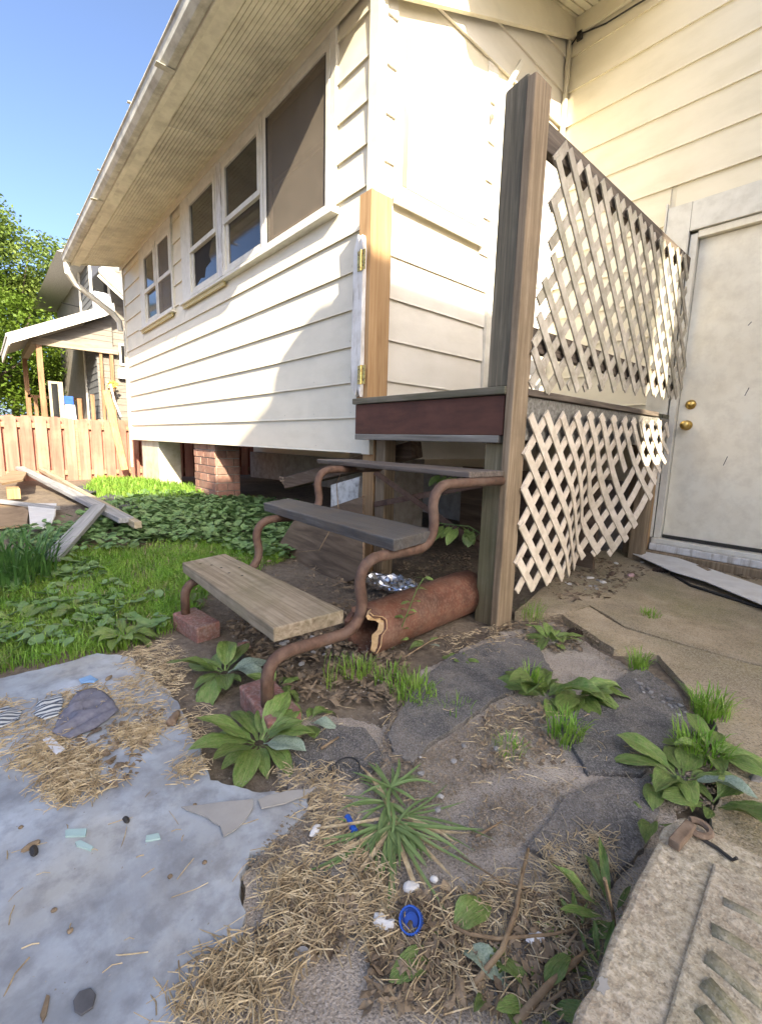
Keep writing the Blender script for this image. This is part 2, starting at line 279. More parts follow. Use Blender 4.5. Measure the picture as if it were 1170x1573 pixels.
m_rustbit = mat('old rusty iron', [(.10, .065, .04), (.19, .13, .085), (.27, .20, .14)], (40, 40, 40), .85, .6)
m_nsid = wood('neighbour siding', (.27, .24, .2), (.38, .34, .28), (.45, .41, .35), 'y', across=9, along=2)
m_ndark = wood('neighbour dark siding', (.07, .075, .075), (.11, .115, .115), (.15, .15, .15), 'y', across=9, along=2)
m_porchwood = wood('porch timber', (.20, .10, .045), (.31, .17, .085), (.40, .25, .14), 'z', across=20)
m_beam = wood('porch beam board', (.15, .115, .075), (.26, .215, .15), (.34, .29, .21), 'y', across=20)
m_cooler = mat('white plastic', [(.62, .63, .66), (.7, .7, .72)], (5, 5, 5), .4, 0)
m_flower = mat('orange petals', [(.5, .12, .02), (.62, .32, .05), (.55, .4, .12)], (60, 60, 60), .8, 0)
m_wire = mat('wire black', [(.02, .018, .015), (.04, .035, .03)], (20, 20, 20), .6, 0)
# screen: woven mesh that lets part of the view through
def mat_screen():
    m = bpy.data.materials.new('insect screen'); m.use_nodes = True; t = m.node_tree; p = t.nodes['Principled BSDF']
    p.inputs['Base Color'].default_value = (.17, .14, .10, 1); p.inputs['Roughness'].default_value = .8
    n = t.nodes.new('ShaderNodeTexNoise'); n.inputs['Scale'].default_value = 7; n.inputs['Detail'].default_value = 5
    r = t.nodes.new('ShaderNodeValToRGB'); r.color_ramp.elements[0].color = (.12, .10, .075, 1); r.color_ramp.elements[1].color = (.27, .22, .16, 1)
    t.links.new(n.outputs[0], r.inputs[0]); t.links.new(r.outputs[0], p.inputs['Base Color'])
    tr = t.nodes.new('ShaderNodeBsdfTransparent'); mx = t.nodes.new('ShaderNodeMixShader'); mx.inputs[0].default_value = .5
    t.links.new(tr.outputs[0], mx.inputs[1]); t.links.new(p.outputs[0], mx.inputs[2]); t.links.new(mx.outputs[0], t.nodes['Material Output'].inputs[0])
    return m
m_screen = mat_screen()
def mat_stripe():
    m = mat('striped cloth', [(.36, .38, .40), (.46, .48, .50)], (30, 30, 30), .9, .2); t = m.node_tree; p = t.nodes['Principled BSDF']
    wv = t.nodes.new('ShaderNodeTexWave'); wv.inputs['Scale'].default_value = 26; wv.inputs['Distortion'].default_value = 1.2; tc = t.nodes.new('ShaderNodeTexCoord')
    t.links.new(tc.outputs['Object'], wv.inputs['Vector']); r = t.nodes.new('ShaderNodeValToRGB')
    r.color_ramp.elements[0].position = .4; r.color_ramp.elements[0].color = (.06, .075, .10, 1); r.color_ramp.elements[1].position = .55; r.color_ramp.elements[1].color = (.42, .44, .44, 1)
    t.links.new(wv.outputs['Fac'], r.inputs[0]); t.links.new(r.outputs[0], p.inputs['Base Color']); return m
m_stripe = mat_stripe()
# ================================================================== SETTING: ground
WY = 1.76; XC = FY(577, 285, WY).x; MY = FX(868, 120, XC).y
DX = -1.05; DY = 1.625                                # deck: outer side plane, front plane
def ground():
    xs = [-400, -150, -60, -30, -18] + [-12 + i * .25 for i in range(34)] + [-3.5 + i * .06 for i in range(70)] + [.7, 1, 1.5, 2, 3, 5, 8, 14, 30, 100, 300]
    ys = [-300, -100, -40, -15, -6, -3, -2, -1.4, -1, -.7, -.4] + [-.2 + i * .05 for i in range(50)] + [2.3 + i * .12 for i in range(14)] + [4.2, 5, 7, 10, 16, 40, 150, 400]
    def near(x, y):
        d = .010 * noise.noise(Vector((x * 3, y * 3, 0))) + .006 * noise.noise(Vector((x * 11, y * 11, 2))) - .010
        k = smooth((y - .75) / .3) * smooth((-.9 - x) / .3) * smooth((x + 2.6) / .4)       # dug soil under the steps
        return d + k * (.016 * noise.noise(Vector((x * 9, y * 9, 5))) - .006)
    mb = MB(); nx = len(xs)
    mb.add([(x, y, gh(x, y) + near(x, y)) for y in ys for x in xs], [(j * nx + i, j * nx + i + 1, (j + 1) * nx + i + 1, (j + 1) * nx + i) for j in range(len(ys) - 1) for i in range(nx - 1)])
    K(mb.build('ground', m_soil, smooth=True), 'structure')
ground()
def ragged(px, z, step=.035, jit=.010):
    pts = [G(a, b, z) for a, b in px]; out = []
    for i, p in enumerate(pts):
        q = pts[(i + 1) % len(pts)]; d = q - p; n = max(1, int(d.length / step)); nr = Vector((-d.y, d.x, 0)).normalized()
        for k in range(n):
            c = p + d * (k / n); out.append(c + nr * (jit * (1.6 * noise.noise(c * 6) + noise.noise(c * 16) + .8 * noise.noise(c * 41)) + (U(-.3, .3) * jit)))
    return out
def slab(name, px, z, th, m, jit=.010, step=.014, bevel=.0015):
    p = ragged(px, z, step, jit)
    mb = MB(); n = len(p); d = Vector((0, 0, -th))
    mb.add(p + [q + d for q in p], [tuple(range(n))] + [(i, (i + 1) % n, n + (i + 1) % n, n + i) for i in range(n)])
    return K(mb.build(name, m, bevel=bevel), 'structure')
slab('old_path', [(425, 1125), (470, 1095), (545, 1105), (590, 1125), (650, 1030), (705, 1000), (770, 972), (850, 955), (930, 1005), (1010, 1045), (1085, 1120), (1075, 1210), (1030, 1260), (1010, 1330), (960, 1480), (900, 1640), (640, 1760), (240, 1760), (300, 1500), (372, 1400), (372, 1340), (470, 1245), (430, 1190)], .008, .03, m_conc, .012)
slab('path_slate', [(592, 1125), (600, 1160), (636, 1172), (664, 1138), (700, 1112), (762, 1068), (800, 1050), (848, 1030), (826, 992), (790, 978), (740, 990), (690, 1008), (655, 1034), (618, 1085)], .024, .018, m_darkslab, .006)
slab('path_slate', [(812, 1300), (868, 1218), (940, 1192), (1000, 1200), (1010, 1245), (985, 1300), (940, 1352), (880, 1330)], .022, .016, m_darkslab, .006)
slab('path_slate', [(860, 1110), (925, 1060), (985, 1022), (1040, 1062), (1078, 1130), (1040, 1160), (985, 1188), (900, 1186), (880, 1150)], .021, .016, m_darkslab, .006)
slab('path_slate', [(388, 1424), (450, 1375), (505, 1318), (565, 1325), (592, 1390), (545, 1424), (470, 1440)], .022, .016, m_darkslab, .006)
slab('path_slate', [(440, 1152), (500, 1110), (560, 1118), (588, 1165), (560, 1200), (480, 1200)], .0155, .012, m_darkslab, .006)
slab('patio_slab', [(-420, 1085), (-40, 1050), (60, 1028), (150, 1003), (200, 1008), (232, 1035), (268, 1066), (300, 1140), (330, 1192), (400, 1216), (480, 1214), (478, 1240), (440, 1278), (388, 1308), (371, 1342), (372, 1372), (382, 1400), (372, 1440), (322, 1482), (268, 1580), (240, 1800), (-900, 1900), (-900, 1300)], .020, .03, m_blue, .008)
K(B((-3.4, -3.2, -.02), (-.42, -.10, .0135)).build('patio_slab', m_blue), 'structure')
K(B((-.41, -3.2, -.03), (1.3, .30, .0055)).build('old_path', m_conc), 'structure')
slab('torn_layer', [(278, 1240), (340, 1230), (392, 1226), (390, 1242), (374, 1262), (346, 1283), (338, 1268), (318, 1254)], .025, .003, m_flap, .004, .02, 0)
slab('torn_layer', [(396, 1226), (440, 1214), (486, 1209), (472, 1224), (436, 1236), (398, 1242)], .0252, .003, m_flap, .004, .02, 0)
slab('concrete_pad', [(790, 940), (830, 905), (900, 852), (960, 838), (1006, 842), (1300, 880), (1900, 1050), (1700, 1130), (1170, 1022), (1060, 992), (960, 962), (905, 929), (866, 942)], .0215, .05, m_pad, .003)
slab('concrete_pad', [(864, 944), (905, 932), (959, 965), (1060, 995), (1170, 1025), (1700, 1138), (1700, 1750), (1180, 1640), (1120, 1420), (1092, 1260), (1118, 1190), (1098, 1110), (1064, 1066), (1010, 1006), (942, 996), (890, 962)], .020, .05, m_pad, .004)
# ================================================================== the house
house = thing('house', 'cream clapboard house on piers with row of old windows and deep eave', 'house')
def board_y(x0, x1, z0, z1, y, m, lip=.020):
    return MB().prism([(x0, y - lip, z0), (x0, y - lip + .003, z0 + .012), (x0, y - .004, z1 + .006), (x0, y, z1 + .006), (x0, y, z0 + .004)], (x1 - x0, 0, 0)).build('siding_board', m, house)
def board_x(y0, y1, z0, z1, x, m, lip=.020):
    return MB().prism([(x + lip, y0, z0), (x + lip - .003, y0, z0 + .012), (x + .004, y0, z1 + .006), (x, y0, z1 + .006), (x, y0, z0 + .004)], (0, y1 - y0, 0)).build('siding_board', m, house)
XL = FY(203, 640, WY).x                                # left end of the window wall
ZB = FY(552, 696, WY).z; CO = .2135                    # bottom of the cladding, course height
SILL = FY(508, 325, WY).z; ZT = 3.24
groups = [(FY(219, 450, WY).x, FY(269, 420, WY).x), (FY(283, 400, WY).x, FY(521, 200, WY).x)]   # casings
WT = FY(505, 75, WY).z
def cut(x0, x1, za, zb, holes):
    """pieces of a course between the window casings"""
    segs = [(x0, x1)]
    for hx0, hx1, hz0, hz1 in holes:
        if zb > hz0 + .01 and za < hz1 - .01:
            segs = [s for a, b in segs for s in ((a, min(b, hx0)), (max(a, hx1), b)) if s[1] - s[0] > .02]
    return segs
holes = [(g[0], g[1], SILL - .07, 3.3) for g in groups]
k = 0
while ZB + k * CO < ZT:
    za = ZB + k * CO; zb = min(za + CO, ZT)
    for a, b in cut(XL + .03, XC - .045, za, zb, holes):
        if b - a > 3.2:
            mid = a + (b - a) * (.62 if k % 2 else .38)
            board_y(a, mid - .001, za, zb, WY, m_siding); board_y(mid + .001, b, za, zb, WY, m_siding, .0205)
        else: board_y(a, b, za, zb, WY, m_siding)
    for h in holes:
        if za < h[2] + .012 < zb: board_y(h[0] + .001, h[1] - .001, za, h[2] + .02, WY, m_siding)
    k += 1
B((XL + .01, WY, ZB + .01), (XC - .01, WY + .10, ZT)).build('wall_sheathing', m_dark, house)  # coloured near black in place of the unlit rooms behind
B((XL + .01, WY + .101, ZB + .02), (XC - .012, MY, ZB + .14)).build('floor_frame', m_ply, house)
B((XL - .01, WY - .026, ZB - .005), (XL + .03, WY + .02, ZT)).build('corner_trim', m_white, house)
MB().prism([(XC - .045, WY - .028, ZB - .004), (XC + .028, WY - .028, ZB - .004), (XC + .028, WY + .035, ZB - .004), (XC, WY + .035, ZB - .004), (XC, WY, ZB - .004), (XC - .045, WY, ZB - .004)], (0, 0, ZT - ZB + .3)).build('corner_trim', m_siding, house)
nails = MB()
for k in range(int((ZT - ZB) / CO)):
    for q in range(14):
        x = XL + .3 + q * .4 + U(-.02, .02); z = ZB + k * CO + .035
        if z < SILL - .1: nails.lathe((x, WY - .0185, z), (0, -1, 0), [(.0035, 0), (.003, .0015)], 6)
K(nails.build('nail_head', m_gutter, house), 'stuff')
# return wall, facing the deck
RZ0 = 1.0 - .236 * 2; RD = FX(737, 560, XC).y            # door jamb on the return wall
rwin = (FX(604, 200, XC).y, RD - .10, 2.19, 3.06)
def rooftop(y): return 3.20 + .42 * (y - WY)
k = 0
while True:
    za = 1.161 - .236 * 2 + .236 * k; zb = za + .236
    if za > 3.95: break
    y0 = WY + .036
    if za > rooftop(WY): y0 = max(y0, WY + (za - 3.20) / .42)
    segs = [(y0, MY - .02)]
    if za < 3.05 and zb > 1.0: segs = [(y0, RD), (RD + .86, MY - .02)]
    for a, b in segs:
        if b - a < .03: continue
        if zb > rwin[2] and za < rwin[3]:
            for c, d in ((a, min(b, rwin[0])), (max(a, rwin[1]), b)):
                if d - c > .02: board_x(c, d, za, zb, XC, m_siding3)
        else: board_x(a, b, za, zb, XC, m_siding3)
    k += 1
MB().prism([(XC - .06, WY + .101, .75), (XC - .06, MY - .01, .75), (XC - .06, MY - .01, 4.0), (XC - .06, WY + .101, 3.2)], (.058, 0, 0)).build('wall_sheathing', m_siding, house)
rw = B((XC + .002, rwin[0], rwin[2]), (XC + .03, rwin[1], rwin[3])).build('window', m_white, house)
B((XC + .031, rwin[0] + .05, rwin[2] + .06), (XC + .034, rwin[0] + .085, rwin[3] - .06)).build('pane', m_curtain, rw)
B((XC + .031, rwin[0] + .087, rwin[2] + .06), (XC + .036, rwin[1] - .06, rwin[3] - .06)).build('roller_blind', m_panel, rw)
B((XC + .031, rwin[0] - .01, rwin[2] - .05), (XC + .042, rwin[1] + .01, rwin[2] + .0)).build('sill', m_white, rw)
rdoor = B((XC + .003, RD + .09, 1.04), (XC + .022, RD + .78, 2.98)).build('door', m_panel, house)
for z0, z1 in ((1.2, 1.9), (2.05, 2.85)): B((XC + .0225, RD + .17, z0), (XC + .03, RD + .70, z1)).build('panel', m_panel, rdoor)
for a, b in ((RD + .005, RD + .088), (RD + .782, RD + .858)): B((XC + .002, a, 1.0), (XC + .034, b, 3.07)).build('door_casing', m_white, house)
B((XC + .002, RD + .0895, 2.982), (XC + .0335, RD + .7805, 3.07)).build('door_casing', m_white, house)
a0 = FX(800, 95, XC + .05); a1 = FX(756, 178, XC + .05)
MB().bar(a0, a1, .03, .02, up=(1, 0, 0)).build('awning_arm', m_white, house)
# ------------------------------------------------------------------ main wall with the back door
MX1 = 1.6; MT = 4.02
dl = FY(1072, 370, MY).x; cl = FY(1027, 330, MY).x; ct = FY(1028, 323, MY).z; dz1 = FY(1072, 366, MY).z; dz0 = FY(1014, 822, MY).z
k = 0
while True:
    za = FY(1100, 265, MY).z - .24 * 7 + .24 * k
    if za > MT: break
    zb = za + .24
    for a, b in cut(XC + .03, MX1, za, zb, [(cl, dl + 1.12, -1, ct)]): board_y(a, b, za, zb, MY, m_siding2, .019)
    k += 1
B((XC - .05, MY + .002, .55), (cl + .03, MY + .1, MT)).build('wall_sheathing', m_siding2, house)
B((dl + 1.02, MY + .002, .10), (MX1, MY + .1, MT)).build('wall_sheathing', m_siding2, house)
B((cl + .031, MY + .002, dz1 + .08), (dl + 1.019, MY + .099, MT)).build('wall_sheathing', m_siding2, house)
B((XL, MY + .003, -.1), (dl - .06, MY + .15, .549)).build('foundation_wall', m_concblock, house)
B((XC + .021, MY - .055, .9), (XC + .045, MY - .022, 3.9)).build('corner_trim', m_siding, house)
door = B((dl, MY + .035, dz0), (dl + .93, MY + .075, dz1)).build('door', m_door, house)
kb = FY(1052, 653, MY + .0); kd = FY(1058, 621, MY + .0)
MB().lathe((kb.x, MY + .036, kb.z), (0, -1, 0), [(.034, 0), (.034, .006), (.016, .012), (.013, .028), (.026, .036), (.031, .05), (.028, .064), (.015, .070)], 18).build('knob', m_brass, door, smooth=True)
MB().lathe((kd.x, MY + .036, kd.z), (0, -1, 0), [(.033, 0), (.031, .012), (.018, .017), (.016, .020)], 18).build('deadbolt', m_brass, door, smooth=True)
for px, py, l in ((1143, 608, .05), (1110, 715, .06), (1148, 500, .02)):
    p = FY(px, py, MY + .034); MB().bar(p, p + Vector((.016, 0, l)), .004, .0012, up=(0, 1, 0)).build('scuff', m_wire, door)
B((dl + .002, MY + .020, dz0 - .018), (dl + .92, MY + .034, dz0 + .004)).build('weather_strip', m_wire, house)
# jambs, casing, threshold
B((dl - .045, MY - .012, dz0 - .02), (dl - .004, MY + .08, dz1 + .03)).build('door_jamb', m_white, house)
B((dl - .003, MY - .010, dz1 + .004), (dl + .96, MY + .079, dz1 + .045)).build('door_jamb', m_door, house)
B((dl + .932, MY - .012, dz0 - .02), (dl + .97, MY + .08, dz1 + .003)).build('door_jamb', m_white, house)
B((cl, MY - .030, .16), (dl - .052, MY - .004, ct)).build('door_casing', m_white, house, bevel=.004)
B((dl - .051, MY - .029, dz1 + .05), (dl + 1.1, MY - .005, ct - .002)).build('door_casing', m_white, house, bevel=.004)
B((cl - .012, MY - .036, ct - .30), (cl - .001, MY - .002, ct + .03)).build('casing_edge', m_white, house)
B((dl - .05, MY - .045, dz0 - .055), (dl + 1.1, MY + .06, dz0 - .022)).build('threshold', m_white, house, bevel=.004)
B((dl - .05, MY - .075, .075), (dl + 1.1, MY + .06, dz0 - .056)).build('door_step', m_whitepeel, house, bevel=.006)
B((dl - .06, MY - .11, -.02), (dl + 1.4, MY + .06, .074)).build('door_step', m_postbrown_z, house, bevel=.006)
# boards between lattice and door casing
for px, dy, m in ((962, .0, m_postbrown_z), (985, .012, m_newpost_z)):
    p = FY(px + 14, 660, MY - .10); B((p.x, MY - .10 + dy, .0), (p.x + .055, MY - .045 + dy, 1.02)).build('wall_post', m, house, bevel=.003)
# ------------------------------------------------------------------ windows
def window(x0, x1, z0, z1, kind):
    y = WY; f = MB(); t = .038
    f.box((x0, y - .034, z0), (x0 + t, y + .01, z1)); f.box((x1 - t, y - .034, z0), (x1, y + .01, z1))
    f.box((x0 + t, y - .0335, z0), (x1 - t, y + .01, z0 + .03)); f.box((x0 + t, y - .0335, z1 - t), (x1 - t, y + .01, z1))
    wn = f.build('window', m_white, house, bevel=.003)
    xi, xo = x0 + t + .001, x1 - t - .001; zm = z0 + (z1 - z0) * .46
    def sash(za, zb, yy, s=.042):
        q = MB(); q.box((xi, yy - .014, za), (xi + s, yy + .014, zb)); q.box((xo - s, yy - .014, za), (xo, yy + .014, zb))
        q.box((xi + s, yy - .0135, za), (xo - s, yy + .0135, za + s)); q.box((xi + s, yy - .0135, zb - s), (xo - s, yy + .0135, zb))
        q.build('sash', m_white if kind != 'screen' else m_sashwood, wn, bevel=.002); return (xi + s, za + s, xo - s, zb - s)
    yu, yl = (y - .020, y - .006) if kind != 'screen' else (y + .012, y + .004)
    yu -= .002
    u = sash(zm - .02, z1 - t - .001, yu - .003); l = sash(z0 + .031, zm + .025, yl + .003)
    B((u[0], yu, u[1]), (u[2], yu + .003, u[3])).build('pane', m_glass if kind != 'screen' else m_curtain, wn)
    if kind == 'broken':
        a, c, b, d = l; W = b - a; H = d - c
        poly = [(a, c), (b, c), (b, d), (a + .80 * W, d), (a + .74 * W, c + .82 * H), (a + .66 * W, c + .62 * H), (a + .74 * W, c + .42 * H), (a + .52 * W, c + .34 * H), (a + .46 * W, c + .10 * H), (a + .30 * W, c + .16 * H), (a + .1 * W, c + .04 * H)]
        MB().prism([(p[0], yl, p[1]) for p in poly], (0, .003, 0)).build('broken_pane', m_glass, wn)
        B((a - .03, yl + .012, c - .02), (b, yl + .016, d)).build('black_backing_sheet', m_dark, wn)  # black sheet close behind the hole, painted darkness of the room
        B((a + .02, yl + .0085, c + .52 * H), (a + .45 * W, yl + .0115, d)).build('torn_blind', m_card, wn)
    else:
        B((l[0], yl, l[1]), (l[2], yl + .003, l[3])).build('pane', m_glass if kind != 'screen' else m_curtain, wn)
    if kind == 'screen':
        B((xi, y - .024, z0 + .031), (xo, y - .0235, z1 - t - .001)).build('insect_screen', m_screen, wn)
        for a, b in (((xi, y - .03, z0 + .031), (xi + .014, y - .02, z1 - t - .002)), ((xo - .014, y - .03, z0 + .031), (xo, y - .02, z1 - t - .002))): B(a, b).build('screen_frame', m_wire, wn)
    if kind == 'dark':
        B((xi, y - .030, z0 + .031), (xo, y - .0295, z1 - t - .001)).build('insect_screen', m_screen, wn)
    return wn
def wx(px, py): return FY(px, py, WY - .02).x
g = groups[1]
window(wx(407, 300), wx(508, 200), SILL, WT, 'screen')
window(wx(343, 330), wx(406, 300), SILL, WT, 'sash')
window(wx(291, 380), wx(336, 340), SILL, WT, 'broken')
window(wx(222, 440), wx(242, 430), SILL - .01, WT - .05, 'sash')
window(wx(243, 430), wx(266, 420), SILL - .01, WT - .05, 'dark')
# casings, mullions and sills
for gi, (a, b) in enumerate(groups):
    l = wx(222, 440) if gi == 0 else wx(291, 380); r = wx(266, 420) if gi == 0 else wx(508, 200); top = WT - .05 if gi == 0 else WT
    B((a, WY - .030, SILL - .012), (l - .002, WY, top + .10)).build('casing', m_white, house, bevel=.004)
    B((r + .002, WY - .030, SILL - .012), (b, WY, top + .10)).build('casing', m_white, house, bevel=.004)
    B((l - .0015, WY - .029, top + .002), (r + .0015, WY, top + .10)).build('casing', m_white, house, bevel=.004)
    B((a, WY - .024, top + .101), (b, WY, 3.3)).build('casing_head', m_siding, house)
    MB().prism([(a - .02, WY - .065, SILL - .05), (a - .02, WY - .065, SILL - .028), (a - .02, WY - .002, SILL - .004), (a - .02, WY - .002, SILL - .05)], (b - a + .04, 0, 0)).build('sill', m_white, house, bevel=.003)
    MB().box((a + .02, WY - .040, SILL - .085), (a + (b - a) * (.97 if gi == 0 else .40), WY - .021, SILL - .052)).build('sill_apron', m_yellow, house)
B((wx(336, 340) + .003, WY - .040, SILL), (wx(343, 330) - .003, WY, WT)).build('mullion', m_whitepeel, house, bevel=.003)
# ------------------------------------------------------------------ eave: boxed soffit, fascia, gutter, roof
EY = 1.13; EZ = FX(118, 408, XL - .03).z; SZ = EZ + .13; XR = XC + .06; XE = XL - .05
y_in = WY - .002
def soff(x0, x1):
    mb = MB(); n = 21; pr = []
    for i in range(n):
        y = EY + .02 + (y_in - EY - .02) * i / n; z = EZ + .02 + (SZ - EZ - .02) * i / n; dy = (y_in - EY) / n
        pr += [(y, z), (y + dy * .78, z + .004), (y + dy * .80, z + .011), (y + dy * .98, z + .011)]
    pr.append((y_in, SZ)); m = len(pr)
    mb.add([(x, a, b) for x in (x0, x1) for a, b in pr], [(i, i + 1, m + i + 1, m + i) for i in range(m - 1)])
    return mb.build('soffit_panel', m_soffit, house)
xb = [XE + .02, XL + 1.9, XL + 3.8, XR - .01]
for a, b in zip(xb, xb[1:]): soff(a + .002, b - .002)
B((XE, WY - .045, SZ - .06), (XR, WY - .0305, SZ + .06)).build('frieze_board', m_siding, house)
B((XE, EY - .012, EZ - .01), (XR, EY + .018, EZ + .15)).build('fascia_board', m_soffit, house)
B((XE, EY + .019, EZ + .001), (XR, EY + .10, EZ + .019)).build('soffit_trim', m_soffit, house)
def gutter():
    pr = [(0, .0), (-.05, -.002), (-.080, .025), (-.092, .070), (-.102, .075), (-.102, .084), (-.089, .084), (-.074, .034), (-.046, .006), (0, .008)]
    return MB().prism([(XE - .03, EY - .014 + a, EZ + .005 + b) for a, b in pr], (XR - XE + .05, 0, 0)).build('gutter', m_gutter, house)
gutter()
for i in range(5):
    x = XL + .3 + i * 1.15; MB().bar((x, EY - .13, EZ + .108), (x, EY - .01, EZ + .116), .03, .004).build('gutter_strap', m_gutter, house)
for x in (XL + 2.2, XL + 4.4):
    B((x, EY - .128, EZ - .003), (x + .05, EY - .0135, EZ + .0)).build('gutter_joint', m_gutter, house)
prz = lambda y: EZ + .17 + (y - EY) * (rooftop(MY) + .06 - EZ - .17) / (MY - EY)
MB().prism([(XE - .02, EY - .07, prz(EY) - .06), (XE - .02, EY - .07, prz(EY) - .02), (XE - .02, MY, prz(MY) + .04), (XE - .02, MY, prz(MY))], (XR - XE + .07, 0, 0)).build('roof', m_shingle, house)
MB().prism([(XE, EY + .0, EZ), (XE, EY, EZ + .15), (XE, y_in, SZ + .3), (XE, y_in, SZ)], (.02, 0, 0)).build('eave_return', m_soffit, house)
MB().prism([(XR - .02, EY + .0, EZ), (XR - .02, EY, EZ + .15), (XR - .02, y_in, SZ + .3), (XR - .02, y_in, SZ)], (.02, 0, 0)).build('eave_return', m_soffit, house)
MB().prism([(XR - .02, WY + .0, rooftop(WY) - .12), (XR - .02, WY, rooftop(WY) + .1), (XR - .02, MY, rooftop(MY) + .1), (XR - .02, MY, rooftop(MY) - .12)], (.03, 0, 0)).build('rake_board', m_siding, house)
# small deck roof, ceiling seen at the top edge of the view
zc = FY(875, 40, MY).z
def deck_roof():
    mb = MB(); n = 16; pr = []; x0, x1 = XC + .045, -1.22
    for i in range(n):
        x = x0 + (x1 - x0) * i / n; d = (x1 - x0) / n; pr += [(x, 0), (x + d * .8, 0), (x + d * .82, .01), (x + d * .98, .01)]
    pr.append((x1, 0)); m = len(pr)
    mb.add([(a, y, zc + b + (y - MY) * .24) for y in (2.25, MY - .02) for a, b in pr], [(i, i + 1, m + i + 1, m + i) for i in range(m - 1)])
    mb.build('ceiling_panel', m_soffit, house)
    MB().prism([(x0, 2.2, zc + .03 - .34), (x0, 2.2, zc + .10 - .34), (x0, MY, zc + .10), (x0, MY, zc + .03)], (x1 - x0 + .03, 0, 0)).build('deck_roof', m_shingle, house)
    B((XC + .046, MY - .045, zc - .13), (-1.3, MY - .021, zc - .012)).build('frieze_board', m_siding2, house)
deck_roof()
wp = [FY(x, y, MY - .03) for x, y in ((874, 72), (882, 62), (888, 52), (897, 50), (930, 36), (975, 8), (1010, -12))]
MB().tube(wp, .006, 5).build('cable', m_wire, house)
q = FY(890, 55, MY - .035); B((q.x - .02, q.y - .01, q.z - .03), (q.x + .02, q.y + .005, q.z + .03)).build('cable_clip', m_wire, house)
# downspout
dsp = [FX(112, 412, XL - .02)]
p0 = Vector((XL - .0, EY - .06, EZ + .0))
dpts = [p0, p0 + Vector((-.02, .01, -.12)), p0 + Vector((-.12, .10, -.22)), Vector((XL - .16, WY - .14, EZ - .52)), Vector((XL - .16, WY - .06, EZ - .62)), Vector((XL - .16, WY - .05, EZ - .75))]
MB().tube(dpts, .04, 6).build('downspout', m_white, house)
MB().tube([Vector((XL - .06, WY - .02, EZ - .76)), Vector((XL - .06, WY - .02, .3))], .02, 6).build('downspout', m_gutter, house)
# main part of the house behind
B((XL - .2, MY + .16, -.1), (MX1 + 1.2, MY + 6, 4.6)).build('main_wall', m_siding2, house)
MB().prism([(XL - .6, MY - .02, 4.55), (XL - .6, MY + 3.1, 6.6), (XL - .6, MY + 6.4, 4.55)], (MX1 + 2.4 - XL, 0, 0)).build('main_roof', m_shingle, house)
# tall block added right of the door, outside the view, to shade the door wall
B((MX1, 2.48, -.1), (MX1 + 1.4, MY + .15, 7.2)).build('added_shade_wing', m_siding2, house)
B((MX1 + .01, 1.9, -.1), (MX1 + .15, 2.479, 2.12)).build('added_shade_wall', m_siding2, house)  # unseen low wall, added to keep sun off the ground by the door
# ------------------------------------------------------------------ piers
def pier(x0, x1, y0, y1, z0, z1, nc):
    core = B((x0 + .012, y0 + .012, z0 - .1), (x1 - .012, y1, z1)).build('brick_pier', m_mortar, house)
    hc = (z1 - z0) / nc; base = None
    for r in range(nc):
        za = z0 + r * hc + .008; zb = z0 + (r + 1) * hc - .002
        n = 3; L = (x1 - x0) / n; off = (L / 2 if r % 2 else 0)
        xs = sorted(set([x0] + [x0 + off + i * L for i in range(n + 1) if x0 < x0 + off + i * L < x1] + [x1]))
        for a, b in zip(xs, xs[1:]):
            if b - a < .03: continue
            d = U(-.004, .004); B((a + .005, y0 + d, za), (b - .005, y0 + .02, zb)).build('brick', m_brick, core, bevel=.003)
        ys = [y0 + .021, y0 + .13, y1] if r % 2 else [y0 + .021, y0 + .2, y1]
        for a, b in zip(ys, ys[1:]):
            d = U(-.004, .004); B((x1 - .02, a + .004, za), (x1 + d, b - .004, zb)).build('brick', m_brick, core, bevel=.003)
pa = FY(298, 700, WY + .03).x; pb = FY(330, 700, WY + .03).x
pier(pa, pb, WY + .03, WY + .30, .15, ZB + .02, 7)
ca = FY(219, 700, WY + .03).x; cb = FY(244, 700, WY + .03).x
B((ca, WY + .03, .0), (cb, WY + .32, ZB + .02)).build('pier', m_stuccopier, house, bevel=.01)
B((-2.9, WY + .45, 0), (-2.35, WY + .75, ZB + .02)).build('pier', m_concblock, house, bevel=.01)
# ================================================================== unseen shadow casters added on the sun's side, behind the camera
def ss(y, z, X): 
    """point of plane X whose shadow on the return wall is (y, z)"""
    t = (X - XC) / 3.09; return (y - t, z + 1.685 * t)
OXX = 12.0
ye, zt = ss(3.385, 1.745, OXX)
nb = thing('added_shade_house', 'added white house shape with flat eave and chimney, unseen behind the viewer, casting the deck shade', 'house', (OXX + 2, -6, 0))
MB().prism([(OXX + .3, -18, -.2), (OXX + 6, -18, -.2), (OXX + 6, ye - 2.3, -.2), (OXX + .3, ye - .3, -.2)], (0, 0, zt)).build('wall', m_white, nb)  # added block fitted to the shadow edges, white to bounce fill light
MB().prism([(OXX, -18.3, zt - .16), (OXX + 6.3, -18.3, zt - .16), (OXX + 6.3, ye - 2.1, zt - .16), (OXX, ye, zt - .16)], (0, 0, .16)).build('roof', m_shingle, nb)
B((OXX + 3, -9, zt), (OXX + 3.6, -8.4, zt + .9)).build('chimney', m_brick, nb)
